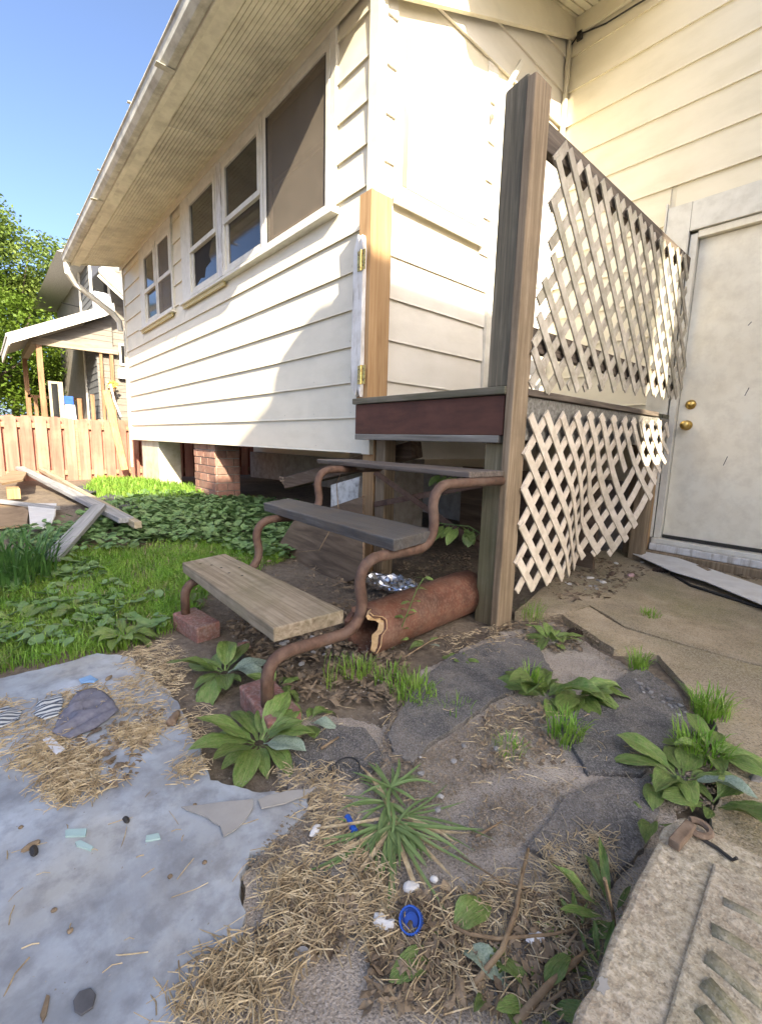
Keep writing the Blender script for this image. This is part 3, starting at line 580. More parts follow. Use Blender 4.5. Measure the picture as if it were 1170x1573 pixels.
# shadow caster shaped block on a pole, unseen, added to cast a wall shadow
BX = 2.6
bh = thing('shadow_silhouette', 'wooden shadow caster on a tall pole, added unseen to shape the window wall shadow', 'shadow caster', (BX, ss(1.49, 0, BX)[0], 0))
cpr = [(1.345, 1.735), (1.372, 1.90), (1.40, 1.965), (1.485, 1.985), (1.57, 1.962), (1.605, 1.88), (1.635, 1.735)]
MB().prism([(BX + .02,) + ss(a, b, BX) for a, b in cpr], (.24, 0, 0)).build('box', m_woodbit, bh)
a, b = ss(1.49, 1.735, BX); B((BX + .08, a - .04, -.05), (BX + .16, a + .04, b)).build('pole', m_postbrown_z, bh)
# ================================================================== deck with railing and lattice
DZ = 1.005                                            # underside of the deck boards
deck = thing('deck', 'small weathered wooden deck with lattice sides and tall grey post', 'deck', (DX - .5, DY + .9, 0))
dxl = FY(543, 626, DY).x; ytop = FX(1010, 634, DX).y
y = DY - .012; i = 0
while y < MY - .12:
    wd = .138; yy = min(y + wd, MY - .05)
    x1 = -1.21 if y < DY + .12 and i == 0 else DX - .042
    B((dxl if i < 1 else XC + .04, y, DZ), (DX - .034 + U(-.004, .004), yy, DZ + .032)).build('deck_board', m_deck_x, deck, bevel=.004)
    y += wd + .006; i += 1
B((DX - .0335, DY + .10, DZ + .001), (DX + .006, ytop, DZ + .029)).build('edge_board', m_rail_y, deck, bevel=.004)
fz = FY(545, 674, DY).z
B((dxl + .012, DY + .004, fz + .028), (DX - .045, DY + .04, DZ - .002)).build('fascia', m_redpaint, deck, bevel=.003)
B((dxl + .012, DY + .002, fz - .004), (DX - .06, DY + .04, fz + .0275)).build('fascia_edge', m_greystrip, deck, bevel=.004)
B((DX - .045, DY + .11, fz + .01), (DX - .010, MY - .12, DZ - .002)).build('rim_joist', m_greystrip, deck, bevel=.003)
for yy in (2.1, 2.6, 3.1): B((XC + .05, yy, fz), (DX - .05, yy + .04, DZ - .003)).build('joist', m_rail_y, deck)
pz = FY(818, 118, DY + .05).z
def post(x0, x1, y0, y1, z0, z1, m, cap=False):
    mb = MB()
    if cap: mb.add([(x0, y0, z0), (x1, y0, z0), (x1, y1, z0), (x0, y1, z0), (x0, y0, z1 - .03), (x1, y0, z1 - .012), (x1, y1, z1 - .035), (x0, y1, z1 - .04), (x1 - .03, y0 + .04, z1)], [(3, 2, 1, 0), (0, 1, 5, 4), (1, 2, 6, 5), (2, 3, 7, 6), (3, 0, 4, 7), (4, 5, 8), (5, 6, 8), (6, 7, 8), (7, 4, 8)])
    else: mb.box((x0, y0, z0), (x1, y1, z1))
    return mb.build('post', m, deck, bevel=.005)
post(DX - .135, DX - .036, DY + .004, DY + .112, DZ + .033, pz, m_postgrey_z, True)
post(DX - .035, DX + .002, DY - .004, DY + .108, -.02, pz - .03, m_postbrown_z, False)
post(DX - .155, DX - .036, DY + .045, DY + .14, -.02, fz - .005, m_greenpost_z)
post(FY(556, 700, WY).x, FY(594, 700, WY).x - .12, WY + .004, WY + .10, -.02, DZ - .04, m_newpost_z)
post(FY(556, 700, WY).x + .125, FY(594, 700, WY).x - .02, WY + .004, WY + .09, -.02, DZ - .04, m_postbrown_z)
post(DX - .13, DX - .04, MY - .25, MY - .16, -.02, DZ - .02, m_postbrown_z)
# rails on the inner side of the lattice
ry0 = DY + .115; ry1 = FX(1020, 385, DX).y
rt = FX(842, 192, DX - .02).z
B((DX - .040, ry0, rt - .105), (DX - .004, MY - .11, rt - .005)).build('top_rail', m_rail_y, deck, bevel=.004)
rb = FX(900, 545, DX - .02).z
B((DX - .040, ry0, rb - .06), (DX - .004, MY - .14, rb + .035)).build('mid_rail', m_rail_y, deck, bevel=.004)
def thing_part(name):
    o = bpy.data.objects.new(name, None); sc.collection.objects.link(o); o.parent = deck; return o
def clip(p, d, poly):
    """pieces of the infinite line p + t d inside polygon (2D)"""
    ts = []; n = len(poly)
    for i in range(n):
        a = poly[i]; b = poly[(i + 1) % n]; ex, ey = b[0] - a[0], b[1] - a[1]; den = d[0] * ey - d[1] * ex
        if abs(den) < 1e-9: continue
        t = ((a[0] - p[0]) * ey - (a[1] - p[1]) * ex) / den; u = ((a[0] - p[0]) * d[1] - (a[1] - p[1]) * d[0]) / den
        if 0 <= u < 1: ts.append(t)
    ts.sort(); return [(ts[i], ts[i + 1]) for i in range(0, len(ts) - 1, 2)]
def lattice(name, poly, x0, m, pitch, wid, ang, warp=None, skip=()):
    pan = thing_part(name)
    ymin = min(p[0] for p in poly); ymax = max(p[0] for p in poly); zmin = min(p[1] for p in poly)
    cnt = 0
    for layer, sg in ((0, 1), (1, -1)):
        d = (math.cos(ang), sg * math.sin(ang)); k = -30
        while k < 60:
            p = (ymin + k * pitch + (.03 if layer else 0), zmin); k += 1
            for a, b in clip(p, d, poly):
                if b - a < .05: continue
                a -= U(-.01, .015); b += U(-.01, .015); cnt += 1
                if cnt in skip: b = a + (b - a) * .55
                n = max(1, int((b - a) / .09)) if warp else 1
                mb = MB(); pn = (-d[1] * wid / 2, d[0] * wid / 2); vs = []
                xo = x0 + (.0075 if layer else 0); jo = U(-.0012, .0012)
                for q in range(n + 1):
                    t = a + (b - a) * q / n
                    for s2 in (-1, 1):
                        yy = p[0] + d[0] * t + s2 * pn[0] + jo; zz = p[1] + d[1] * t + s2 * pn[1]
                        wx_, wy_ = warp(yy, zz) if warp else (0, 0)
                        vs += [(xo + wx_, yy + wy_, zz), (xo + .0065 + wx_, yy + wy_, zz)]
                fs = [(0, 1, 3, 2)]
                for q in range(n):
                    o = q * 4; fs += [(o, o + 2, o + 6, o + 4), (o + 1, o + 5, o + 7, o + 3), (o, o + 4, o + 5, o + 1), (o + 2, o + 3, o + 7, o + 6)]
                o = n * 4; fs.append((o, o + 2, o + 3, o + 1))
                mb.add(vs, fs); mb.build('lattice_slat', m, pan)
def yz(x, pts): return [(q.y, q.z) for q in (FX(a, b, x) for a, b in pts)]
up = yz(DX, [(853, 214), (1006, 362), (1052, 398), (1050, 560), (1040, 612), (1000, 606), (955, 598), (870, 596), (812, 604), (808, 575), (820, 520), (825, 440), (845, 400), (842, 330)])
lattice('lattice_panel', up, DX + .001, m_lattice, .150, .041, math.radians(47))
low = [(1.72, .93), (2.28, .96), (3.23, .97), (3.50, .955), (3.45, .80), (3.15, .57), (3.0, .41), (2.89, .24), (2.79, .19), (2.62, .20), (2.52, .15), (2.30, .12), (2.07, .14), (1.86, .145), (1.74, .15), (1.725, .24), (1.73, .51)]
def warp(y, z):
    k = smooth((.93 - z) / .62); u0 = 2.50; ua = 2.16
    a = min(max(y - ua, 0), u0 - ua); b = max(y - u0, 0)
    return (k * (-.24 * a + .34 * b), k * (-.06 * a - .20 * b))
lattice('lattice_panel', low, DX + .004, m_lattice2, .142, .040, math.radians(48), warp, skip=(9, 23))
# ------------------------------------------------------------------ hinge post
hp = thing('gate_post', 'short tan gate post with two brass hinges and broken white board', 'post', (-2.05, DY + .06, DZ + .033))
hx1 = FY(564, 600, DY + .015).x; hx0 = hx1 - .10; hz = FY(565, 292, DY + .015).z
B((hx0, DY + .015, DZ + .033), (hx1, DY + .165, hz)).build('post', m_newpost_z, hp, bevel=.003)
wz0 = FY(550, 605, DY).z; wz1 = FY(548, 372, DY).z
wb0 = hx0 - .012
MB().prism([(wb0 - .01, DY - .012, wz0 + .06), (wb0 + .035, DY - .012, wz0 - .015), (wb0 + .055, DY - .012, wz0 + .03), (wb0 + .078, DY - .012, wz0 - .02), (wb0 + .084, DY - .012, wz1 - .06), (wb0 + .07, DY - .012, wz1 + .02), (wb0 + .05, DY - .012, wz1 - .015), (wb0 + .035, DY - .012, wz1 + .03), (wb0 + .0, DY - .012, wz1 - .05)], (0, .026, 0)).build('broken_board', m_whitepeel, hp, bevel=.002)
for py in (401, 576):
    c = FY(553, py, DY - .013); h = B((c.x - .02, DY - .0165, c.z - .05), (c.x + .045, DY - .0125, c.z + .05)).build('hinge', m_hinge, hp)
    MB().tube([(c.x + .012, DY - .019, c.z - .052), (c.x + .012, DY - .019, c.z + .052)], .006, 8).build('hinge_pin', m_hinge, h)
    for a, b in ((-.008, .03), (-.008, -.03), (.032, .03), (.032, -.03)): MB().lathe((c.x + a, DY - .0167, c.z + b), (0, -1, 0), [(.005, 0), (.004, .002)], 8).build('screw', m_rust, h)
# ================================================================== steps
steps = thing('porch_steps', 'old metal framed steps with three worn wooden treads below the deck', 'steps', (-1.5, 1.0, 0))
def tread(px, z, th, m, chip=0, n=14):
    p = [G(a, b, z) for a, b in px]                    # front left, back left, back right, front right
    mb = MB(); vs = []
    def row(e0, e1, zz, j):
        out = []
        for i in range(n + 1):
            q = e0.lerp(e1, i / n); r = noise.noise(Vector((q.x * 16, q.y * 8, zz * 20 + j))) * chip; out.append((q.x, q.y + r, zz + abs(r) * -.25))
        return out
    ft, bt = row(p[0], p[3], z, 0), row(p[1], p[2], z, 5)
    fb, bb = [(a[0], a[1] + chip * .3, z - th) for a in ft], [(a[0], a[1], z - th) for a in bt]
    o = n + 1; vs = ft + bt + bb + fb; fs = []
    for i in range(n):
        for k in range(4): a = k * o + i; b = ((k + 1) % 4) * o + i; fs.append((a, a + 1, b + 1, b))
    fs += [(0, o, 2 * o, 3 * o), (n, 3 * o + n, 2 * o + n, o + n)]
    mb.add(vs, fs); return mb.build('tread', m, steps, bevel=.004)
def tr(x0, x1, y0, y1, z, th, m, chip):
    return tread([proj((x0, y0, z)), proj((x0, y1, z)), proj((x1, y1, z)), proj((x1, y0, z))], z, th, m, chip)
def proj(p):
    p = Vector(p) - Vector((0, 0, HC)); c = (p.x * AX + p.y * AY + p.z * AZ); return (CX + F * c.x / -c.z, CY - F * c.y / -c.z)
t1z, t2z, t3z = .262, .487, .694
t1 = tread([(280, 864), (346, 850), (528, 937), (420, 965)], t1z, .045, m_tread1, .004)
for a, b in ((325, 868), (340, 872), (352, 880), (372, 884), (368, 872), (308, 866)):
    q = G(a, b, t1z); MB().lathe(q, (0, 0, 1), [(.006, -.002), (.0055, .0008)], 8).build('nail_hole', m_wire, t1)
tread([(405, 772), (442, 765), (669, 813), (604, 829)], t2z, .042, m_tread2, .010)
tr(-2.12, -1.07, 1.39, 1.62, t3z, .024, m_tread3, .018)
tr(-2.05, -1.80, 1.47, 1.60, t3z - .026, .02, m_rot, .01)
def frame(x, yf, foot):
    r = .0185
    z1, z2, z3 = t1z - .045 - r, t2z - .042 - r, t3z - .024 - r
    pts = [(yf, foot)]
    def corner(a, b, c, n=6):
        out = []
        for i in range(n + 1):
            t = i / n; out.append(((1 - t) ** 2 * a[0] + 2 * t * (1 - t) * b[0] + t * t * c[0], (1 - t) ** 2 * a[1] + 2 * t * (1 - t) * b[1] + t * t * c[1]))
        return out
    y1 = yf + .33; y2 = yf + .66
    pts += corner((yf, z1 - .07), (yf, z1), (yf + .08, z1))
    pts += corner((y1 - .08, z1 - .004), (y1, z1), (y1 + .006, z1 + .085))
    pts += corner((y1 - .005, z2 - .075), (y1, z2), (y1 + .08, z2))
    pts += corner((y2 - .08, z2), (y2, z2), (y2 + .006, z2 + .085))
    pts += corner((y2 - .005, z3 - .075), (y2, z3), (y2 + .08, z3))
    pts.append((DY + .03, z3))
    return MB().tube([(x, a, b) for a, b in pts], r, 12).build('tube_frame', m_rust, steps, smooth=True)
fr = G(411, 1082, .058); fl = G(293, 950, .058)
frame(fr.x, fr.y, .055); frame(fl.x - .06, fl.y, .055)
b1, b2 = FY(575, 725, DY + .12), FY(742, 842, DY + .12); MB().bar(b1, b2, .006, .032, up=(0, 0, 1)).build('cross_brace', m_rust, steps)
b1, b2 = FY(575, 775, DY + .135), FY(748, 742, DY + .135); MB().bar(b1, b2, .006, .032, up=(0, 0, 1)).build('cross_brace', m_rust, steps)
MB().tube([FY(536, 708, 1.5), FY(525, 722, 1.49), FY(517, 745, 1.47), FY(520, 790, 1.4), FY(490, 845, 1.3), FY(455, 848, 1.25)], .0025, 5).build('loose_wire', m_stem, steps)
# bricks under the feet
def brick(px, L, W, H, rz, label):
    c = G(px[0], px[1], 0); o = MB().box((-L / 2, -W / 2, 0), (L / 2, W / 2, H)).build('brick', m_paver, bevel=.006)
    o.location = (c.x, c.y, -.012); o.rotation_euler = (.02, .03, rz); return tag(o, label, 'brick', 'bricks under the step feet')
brick((414, 1098), .215, .10, .07, math.radians(-4), 'red brick under the front foot of the steps beside plantain weeds')
brick((302, 968), .21, .10, .072, math.radians(8), 'red brick under the far left foot of the steps by the grass')
# ================================================================== clay pipe
pa_, pb_ = G(556, 1004, 0), G(716, 935, 0)
pipe = thing('clay_pipe', 'broken terracotta drain pipe lying on the soil under the steps', 'pipe', (pa_.x, pa_.y, 0))
ax = (pb_ - pa_).normalized(); PR = .098; c0 = pa_ + Vector((0, 0, PR - .008)); Lp = (pb_ - pa_).length + .03
u_ = ax.cross(Vector((0, 0, 1))).normalized(); v_ = u_.cross(ax); N_ = 40
def rim(a): return .03 * noise.noise(Vector((math.cos(a) * 1.6, math.sin(a) * 1.6, 3))) + .012 * noise.noise(Vector((math.cos(a) * 6, math.sin(a) * 6, 1))) + (.028 if .3 < a % (2 * math.pi) < .8 else 0)
def ring(r, h, end=False): return [c0 + ax * (h + (rim(2 * math.pi * j / N_) if end else 0)) + (u_ * math.cos(2 * math.pi * j / N_) + v_ * math.sin(2 * math.pi * j / N_)) * r * (1 + .012 * noise.noise(Vector((j * .3, h * 9, 0)))) for j in range(N_)]
hs = [0, .1, .2, .35, .5, Lp - .06, Lp - .02, Lp]; rs = [PR, PR, PR, PR * 1.01, PR * 1.03, PR * 1.05, PR * 1.03, PR * .95]
vs = []; 
for h, r in zip(hs, rs): vs += ring(r, h, h == 0)
fs = [(i * N_ + j, i * N_ + (j + 1) % N_, (i + 1) * N_ + (j + 1) % N_, (i + 1) * N_ + j) for i in range(len(hs) - 1) for j in range(N_)]
MB().add(vs, fs).build('pipe_body', m_terra, pipe, smooth=True)
vs = ring(PR - .02, 0, True) + ring(PR - .02, .1) + ring(PR - .02, Lp - .01)
MB().add(vs, [(i * N_ + j, i * N_ + (j + 1) % N_, (i + 1) * N_ + (j + 1) % N_, (i + 1) * N_ + j) for i in range(2) for j in range(N_)]).build('pipe_inside', m_terra, pipe, smooth=True)
vs = ring(PR - .0005, 0, True) + ring(PR - .0195, 0, True)
MB().add(vs, [(j, (j + 1) % N_, N_ + (j + 1) % N_, N_ + j) for j in range(N_)]).build('rim', m_terra, pipe)
vs = []
js = list(range(-6, 9))
for j in js:
    a = 2 * math.pi * j / N_; k = j % N_; e = ax * (rim(2 * math.pi * k / N_) - .006); wd = .036 * math.sin(math.pi * (j + 6.6) / 15.2) + .008 * noise.noise(Vector((j, 2, 2)))
    d = u_ * math.cos(a) + v_ * math.sin(a); vs += [c0 + e + d * (PR - wd) - ax * .004, c0 + e + d * (PR + .003) + ax * .012]
MB().add(vs, [(2 * i, 2 * i + 1, 2 * i + 3, 2 * i + 2) for i in range(len(js) - 1)]).build('broken_edge', m_clayedge, pipe)
# ================================================================== clutter under the deck
pl = [FY(452, 798, 1.52), FY(557, 762, 1.50), FY(557, 884, 1.50), FY(505, 905, 1.51), FY(410, 866, 1.53)]
tag(MB().prism(pl, (0, .014, 0)).build('plywood_sheet', m_ply), 'dirty brown plywood sheet standing on edge behind the steps', 'plywood')
sa, sb = FY(443, 742, 1.98), FY(640, 690, 1.98); stub = thing('rotten_beam', 'dark rotten timber beam with splintered end poking out under the house', 'timber', tuple(sa))
MB().bar(sa, sb, .10, .10).build('beam', m_rot, stub, bevel=.008)
for i in range(14):
    a = sa + Vector((.02, U(-.045, .045), U(-.045, .045))); MB().bar(a, a + Vector((-U(.03, .08), U(-.008, .008), U(-.008, .012))), U(.008, .02), U(.008, .018)).build('splinter', m_rotend, stub)
fb = [FY(508, 745, 1.84), FY(552, 732, 1.84), FY(546, 775, 1.84), FY(508, 782, 1.84)]
tag(MB().prism([(p.x, p.y, p.z) for p in fb[:2]] + [(fb[2].x, 1.84, .2), (fb[3].x, 1.84, .2)], (0, .08, 0)).build('painted_block', m_flake, bevel=.004), 'block with flaking white paint behind the steps under the house', 'block')
tag(B((-2.3, 2.9, 0), (-1.2, 2.93, .62)).build('panel_board', m_ply), 'dusty brown board standing in the dark below the deck', 'board')
# foil
fc = G(600, 897, .05)
def foil(a, b):
    r = math.sqrt(b); an = 2 * math.pi * a; x = r * math.cos(an) * .17; y = r * math.sin(an) * .12
    rr = 1 + .12 * noise.noise(Vector((math.cos(an) * 2, math.sin(an) * 2, 0)))
    z = .018 * noise.noise(Vector((x * 38, y * 38, 0))) + .012 * noise.noise(Vector((x * 90, y * 90, 4))) + .03 * r ** 4
    return (fc.x + x * rr, fc.y + y * rr, .035 + z)
tag(MB().grid(44, 12, foil).build('foil_sheet', m_foil, recalc=False), 'crumpled silver foil on the soil behind the clay pipe', 'foil')
# ================================================================== plants
def leaf_mesh(L, W, droop, fold, ribs, name='leaf', wave=.06, tip=1.0, seed=0):
    """broad leaf lying along +x from the origin, stalk first"""
    nu, nv = 8, 6; vs = []; rr = random.Random(seed)
    for j in range(nu + 1):
        t = j / nu
        pet = .16
        if t < pet: wd = W * (.09 + .05 * t)
        else:
            s = (t - pet) / (1 - pet); wd = W * (math.sin(math.pi * min(1, s ** .85)) ** .62 * (1 - .10 * s) if s < 1 else 0) + W * .05 * (1 - s)
        a = droop * (t - .25); x = L * t * math.cos(a * .5); z = L * (.45 * t - .75 * droop * t * t) * .75
        for i in range(nv + 1):
            q = (i / nv - .5) * 2
            vs.append((x, q * wd / 2, z + abs(q) * fold * wd * .5 + (ribs * wd if i % 2 else 0) * (1 if t > pet else 0) + wave * wd * math.sin(t * 9 + q * 2.5 + seed) * abs(q)))
    fs = [(j * (nv + 1) + i, j * (nv + 1) + i + 1, (j + 1) * (nv + 1) + i + 1, (j + 1) * (nv + 1) + i) for j in range(nu) for i in range(nv)]
    me = bpy.data.meshes.new(name); me.from_pydata(vs, [], fs); me.polygons.foreach_set('use_smooth', [True] * len(fs)); me.update(); return me
LM = [leaf_mesh(1, .47, d, f, .045, seed=i, wave=.09) for i, (d, f) in enumerate([(.55, .22), (.75, .15), (.95, .2), (.65, .35), (1.1, .1), (.45, .3)])]
LMS = []
for m in LM:
    m.materials.append(m_plant); c = m.copy(); c.materials.clear(); c.materials.append(m_silver); LMS.append(c)
LG = [leaf_mesh(1, .2, d, f, .02, seed=9 + i, wave=.2) for i, (d, f) in enumerate([(.3, .25), (.6, .2), (.15, .3)])]
for m in LG: m.materials.append(m_plant)
def plantain(px, n, L, label, name='plantain_weed', spread=(0, 360), meshes=None, silver=0, flat=0.0, z=None, sub='leaf'):
    L *= .88; c = G(px[0], px[1], 0.0); c.z = .012 if z is None else z
    t = thing(name, label, 'weed', tuple(c), 'broad leaved weeds in the paving')
    ph = U(0, 40)
    for i in range(n):
        ms = meshes or LM
        if meshes is None and i < silver: ms = LMS
        o = bpy.data.objects.new(sub, random.choice(ms)); sc.collection.objects.link(o); o.parent = t
        a = math.radians(spread[0] + (spread[1] - spread[0]) * ((i + U(-.25, .25)) / n) + ph * (spread[1] - spread[0] >= 360)); s = L * (U(.35, .7) if i % 3 == 2 else U(.7, 1.0))
        o.rotation_euler = (U(-.25, .25), U(-.42, .08) * (1 - flat) + .12 * flat, a); o.scale = (s, s * U(.7, 1.05), s * U(.5, 1.7)); o.location = (.012 * math.cos(a), .012 * math.sin(a), .004)
    return t
plantain((345, 1040), 12, .215, 'large glossy plantain with one pale silvery leaf by the front step brick', silver=2)
plantain((398, 1150), 16, .20, 'dense leafy plantain below the front brick of the steps', silver=1)
plantain((425, 1062), 7, .12, 'small plantain growing around the rusty front foot')
plantain((470, 1118), 7, .12, 'small plantain between the front brick and the path', silver=1)
plantain((845, 990), 12, .16, 'bright green plantain at the base of the porch post')
plantain((836, 1075), 14, .21, 'big spreading plantain in the middle of the path below the post', silver=1)
plantain((885, 1072), 11, .20, 'long leaved plantain reaching right across the dark slate', spread=(-80, 60))
plantain((1045, 1205), 12, .18, 'pale topped plantain beside the concrete block corner', silver=1)
plantain((1092, 1170), 11, .145, 'small plantain at the edge of the mossy concrete pad')
plantain((1000, 1270), 4, .14, 'flat round leaved plantain left of the concrete block')
plantain((1088, 1245), 7, .15, 'drooping plantain behind the end of the concrete block')
plantain((682, 1462), 4, .15, 'three leaved seedling in straw near the blue bottle cap', flat=.5, silver=1)
plantain((825, 1555), 6, .085, 'young upright weed at the bottom edge beside the block')
plantain((752, 1535), 3, .07, 'tiny seedling in the leaf litter at the bottom')
plantain((655, 995), 4, .085, 'small pale weed in front of the clay pipe', silver=1)
plantain((708, 1020), 7, .085, 'low bright weed between the clay pipe and the dark slate')
plantain((296, 948), 3, .10, 'small weed growing on the far brick of the step frame', z=.06)
plantain((190, 985), 11, .16, 'broad weed at the edge of the grass by the grey slab')
plantain((120, 945), 12, .15, 'broad weed in the grass left of the steps')
plantain((30, 960), 11, .15, 'broad weed at the left edge of the grass')
d = plantain((938, 1420), 12, .125, 'dandelion with long lobed leaves beside the concrete block', name='dandelion', meshes=LG)
MB().tube([G(945, 1440, 0), G(940, 1400, .07), G(928, 1350, .17)], .003, 5).build('stalk', m_stem, d)
plantain((885, 1450), 12, .07, 'small feathery weed left of the concrete block', meshes=LG, name='feathery_weed')
plantain((920, 1510), 12, .07, 'small ragged weed against the lower side of the block', meshes=LG, name='feathery_weed')
# ------------------------------------------------------------------ grass tufts and clumps
def blades(mb, c, n, r, L, W, lean=.5, z0=0.0, rng=None, up=1.0):
    for i in range(n):
        a = U(0, 6.283); rr = r * math.sqrt(R_()); x = c[0] + rr * math.cos(a); y = c[1] + rr * math.sin(a); b = U(0, 6.283) if R_() < .4 else a + U(-.6, .6)
        l = L * U(.55, 1.15); k = lean * U(.3, 1.3); dx, dy = math.cos(b), math.sin(b); wv = W * U(.7, 1.2); px_, py_ = -dy * wv / 2, dx * wv / 2
        vs = []
        for t in (0, .45, .8):
            h = l * (t - .35 * k * t * t) * up; q = l * k * t * t * .8; wq = 1 - .35 * t
            vs += [(x + dx * q - px_ * wq, y + dy * q - py_ * wq, z0 + h), (x + dx * q + px_ * wq, y + dy * q + py_ * wq, z0 + h)]
        vs.append((x + dx * l * k * .8, y + dy * l * k * .8, z0 + l * (1 - .35 * k - .12 * k) * up))
        mb.add(vs, [(0, 1, 3, 2), (2, 3, 5, 4), (4, 5, 6)])
def tuft(px, n, r, L, W, label, lean=.6, m=None, name='grass_tuft', cat='grass tuft', z=.01):
    c = G(px[0], px[1], 0); mb = MB(); blades(mb, (0, 0), n, r, L, W, lean)
    o = mb.build(name, m or m_grass, recalc=False); o.location = (c.x, c.y, z); return tag(o, label, cat, 'grass tufts in the paving cracks')
tuft((978, 1032), 90, .035, .085, .0035, 'spiky grass tuft on the seam left of the mossy pad')
tuft((995, 952), 70, .045, .05, .0035, 'low grass tuft on the mossy pad near the white panel')
tuft((1088, 1105), 170, .05, .10, .0035, 'thick bright grass tuft at the right edge of the path')
tuft((1072, 1165), 150, .06, .09, .0035, 'grass among plantains above the concrete block')
tuft((866, 1142), 110, .045, .09, .0035, 'grass tuft under the big plantain in the path')
tuft((812, 1062), 70, .03, .10, .003, 'thin grass behind the big plantain in the path')
tuft((815, 955), 60, .05, .10, .0025, 'thin grass at the foot of the tall porch post')
tuft((545, 1042), 90, .05, .08, .003, 'sparse grass in the soil before the clay pipe')
tuft((635, 1075), 150, .075, .07, .004, 'clover like grass beside the dark slate edge')
tuft((600, 1050), 90, .07, .07, .003, 'grass in front of the open end of the clay pipe')
tuft((505, 1060), 12, .03, .13, .003, 'a few tall thin blades between brick and pipe', .3)
tuft((782, 1160), 50, .04, .045, .003, 'mossy grass in the crack between the dark slates')
tuft((700, 1100), 30, .05, .05, .0025, 'thin grass on the dark slate left edge')
m_crab = mat('crabgrass blade', [(.10, .17, .05), (.16, .24, .085), (.22, .29, .12)], (14, 14, 14), .5, .1, trans=.2, hue=.25)
def rosette():
    c = G(600, 1245, 0); t = thing('crabgrass', 'loose spreading crabgrass in the middle of the old path', 'weed', (c.x, c.y, .012))
    hubs = [(U(-.06, .06), U(-.05, .05)) for _ in range(6)]
    for i in range(95):
        hx_, hy_ = hubs[i % 6]; a = math.atan2(hy_, hx_) + random.gauss(0, 1.1); l = U(.06, .11) if i % 3 else U(.12, .20); wv = U(.006, .011); k = U(.05, .4) if i % 3 else U(.02, .15); mb = MB(); dx, dy = math.cos(a), math.sin(a); vs = []
        for q in range(6):
            s = q / 5; r = l * s; zz = .008 + l * (k * s - (k * .95) * s * s) + .004; w2 = wv / 2 * (math.sin(math.pi * (.12 + .86 * s)) ** .6) if q < 5 else .0004
            bend = (.02 + .2 * l) * s * s * math.sin(i * 1.7); X_, Y_ = hx_ + dx * r - dy * bend, hy_ + dy * r + dx * bend
            vs += [(X_ - dy * w2, Y_ + dx * w2, zz + .18 * w2), (X_, Y_, zz - .25 * w2), (X_ + dy * w2, Y_ - dx * w2, zz + .18 * w2)]
        mb.v = [(c.x + v[0], c.y + v[1], .012 + v[2]) for v in vs]; mb.m = [0] * 10
        mb.f = [(q * 3 + e, q * 3 + e + 1, q * 3 + e + 4, q * 3 + e + 3) for q in range(5) for e in (0, 1)]
        mb.build('blade', m_crab if i % 9 else m_straw, t, smooth=True, recalc=False)
rosette()
def lily():
    c = GG(18, 895); mb = MB(); blades(mb, (0, 0), 230, .19, .34, .011, .75); o = mb.build('day_lily', m_lily, recalc=False); o.location = c
    tag(o, 'dark green clump of strap leaves at the left edge of the yard', 'plant')
lily()
def inpoly(x, y, poly):
    c = False; n = len(poly)
    for i in range(n):
        a, b = poly[i], poly[i - 1]
        if (a[1] > y) != (b[1] > y) and x < (b[0] - a[0]) * (y - a[1]) / (b[1] - a[1]) + a[0]: c = not c
    return c
def scatter(px, n, fn=None):
    poly = [(q.x, q.y) for q in (GG(a, b) for a, b in px)]; x0 = min(p[0] for p in poly); x1 = max(p[0] for p in poly); y0 = min(p[1] for p in poly); y1 = max(p[1] for p in poly); out = []; tries = 0
    while len(out) < n and tries < n * 30:
        tries += 1; x, y = U(x0, x1), U(y0, y1)
        if inpoly(x, y, poly) and (fn is None or fn(x, y)): out.append((x, y))
    return out
def patchy(s, lo, seed=0): return lambda x, y: noise.noise(Vector((x * s, y * s, seed))) + U(-.25, .25) > lo
def lawn():
    mb = MB()
    for x, y in scatter([(-60, 1040), (80, 1020), (200, 995), (262, 970), (300, 945), (330, 900), (440, 860), (420, 830), (330, 830), (220, 838), (-60, 860)], 22000, patchy(3.5, -.28)):
        blades(mb, (x, y), 1, .01, .075, .0038, .9, gh(x, y) - .012)
    for x, y in scatter([(135, 770), (230, 742), (330, 765), (440, 770), (440, 800), (200, 800)], 2500, patchy(2, -.3)): blades(mb, (x, y), 1, .01, .09, .007, .8, gh(x, y) - .01)
    for x, y in scatter([(130, 758), (150, 738), (215, 740), (330, 760), (300, 775), (200, 770)], 5000): blades(mb, (x, y), 1, .01, .13, .010, .8, gh(x, y) - .01)
    K(mb.build('grass', m_grass, recalc=False), 'stuff')
lawn()
def dead_grass():
    mb = MB()
    for x, y in scatter([(-60, 1040), (80, 1020), (200, 995), (262, 970), (300, 945), (330, 900), (440, 860), (420, 830), (330, 830), (220, 838), (-60, 860)], 1000, patchy(5, .05, 3)): blades(mb, (x, y), 1, .01, .06, .003, 1.2, gh(x, y) - .006)
    K(mb.build('dead_grass', m_straw, recalc=False), 'stuff')
dead_grass()
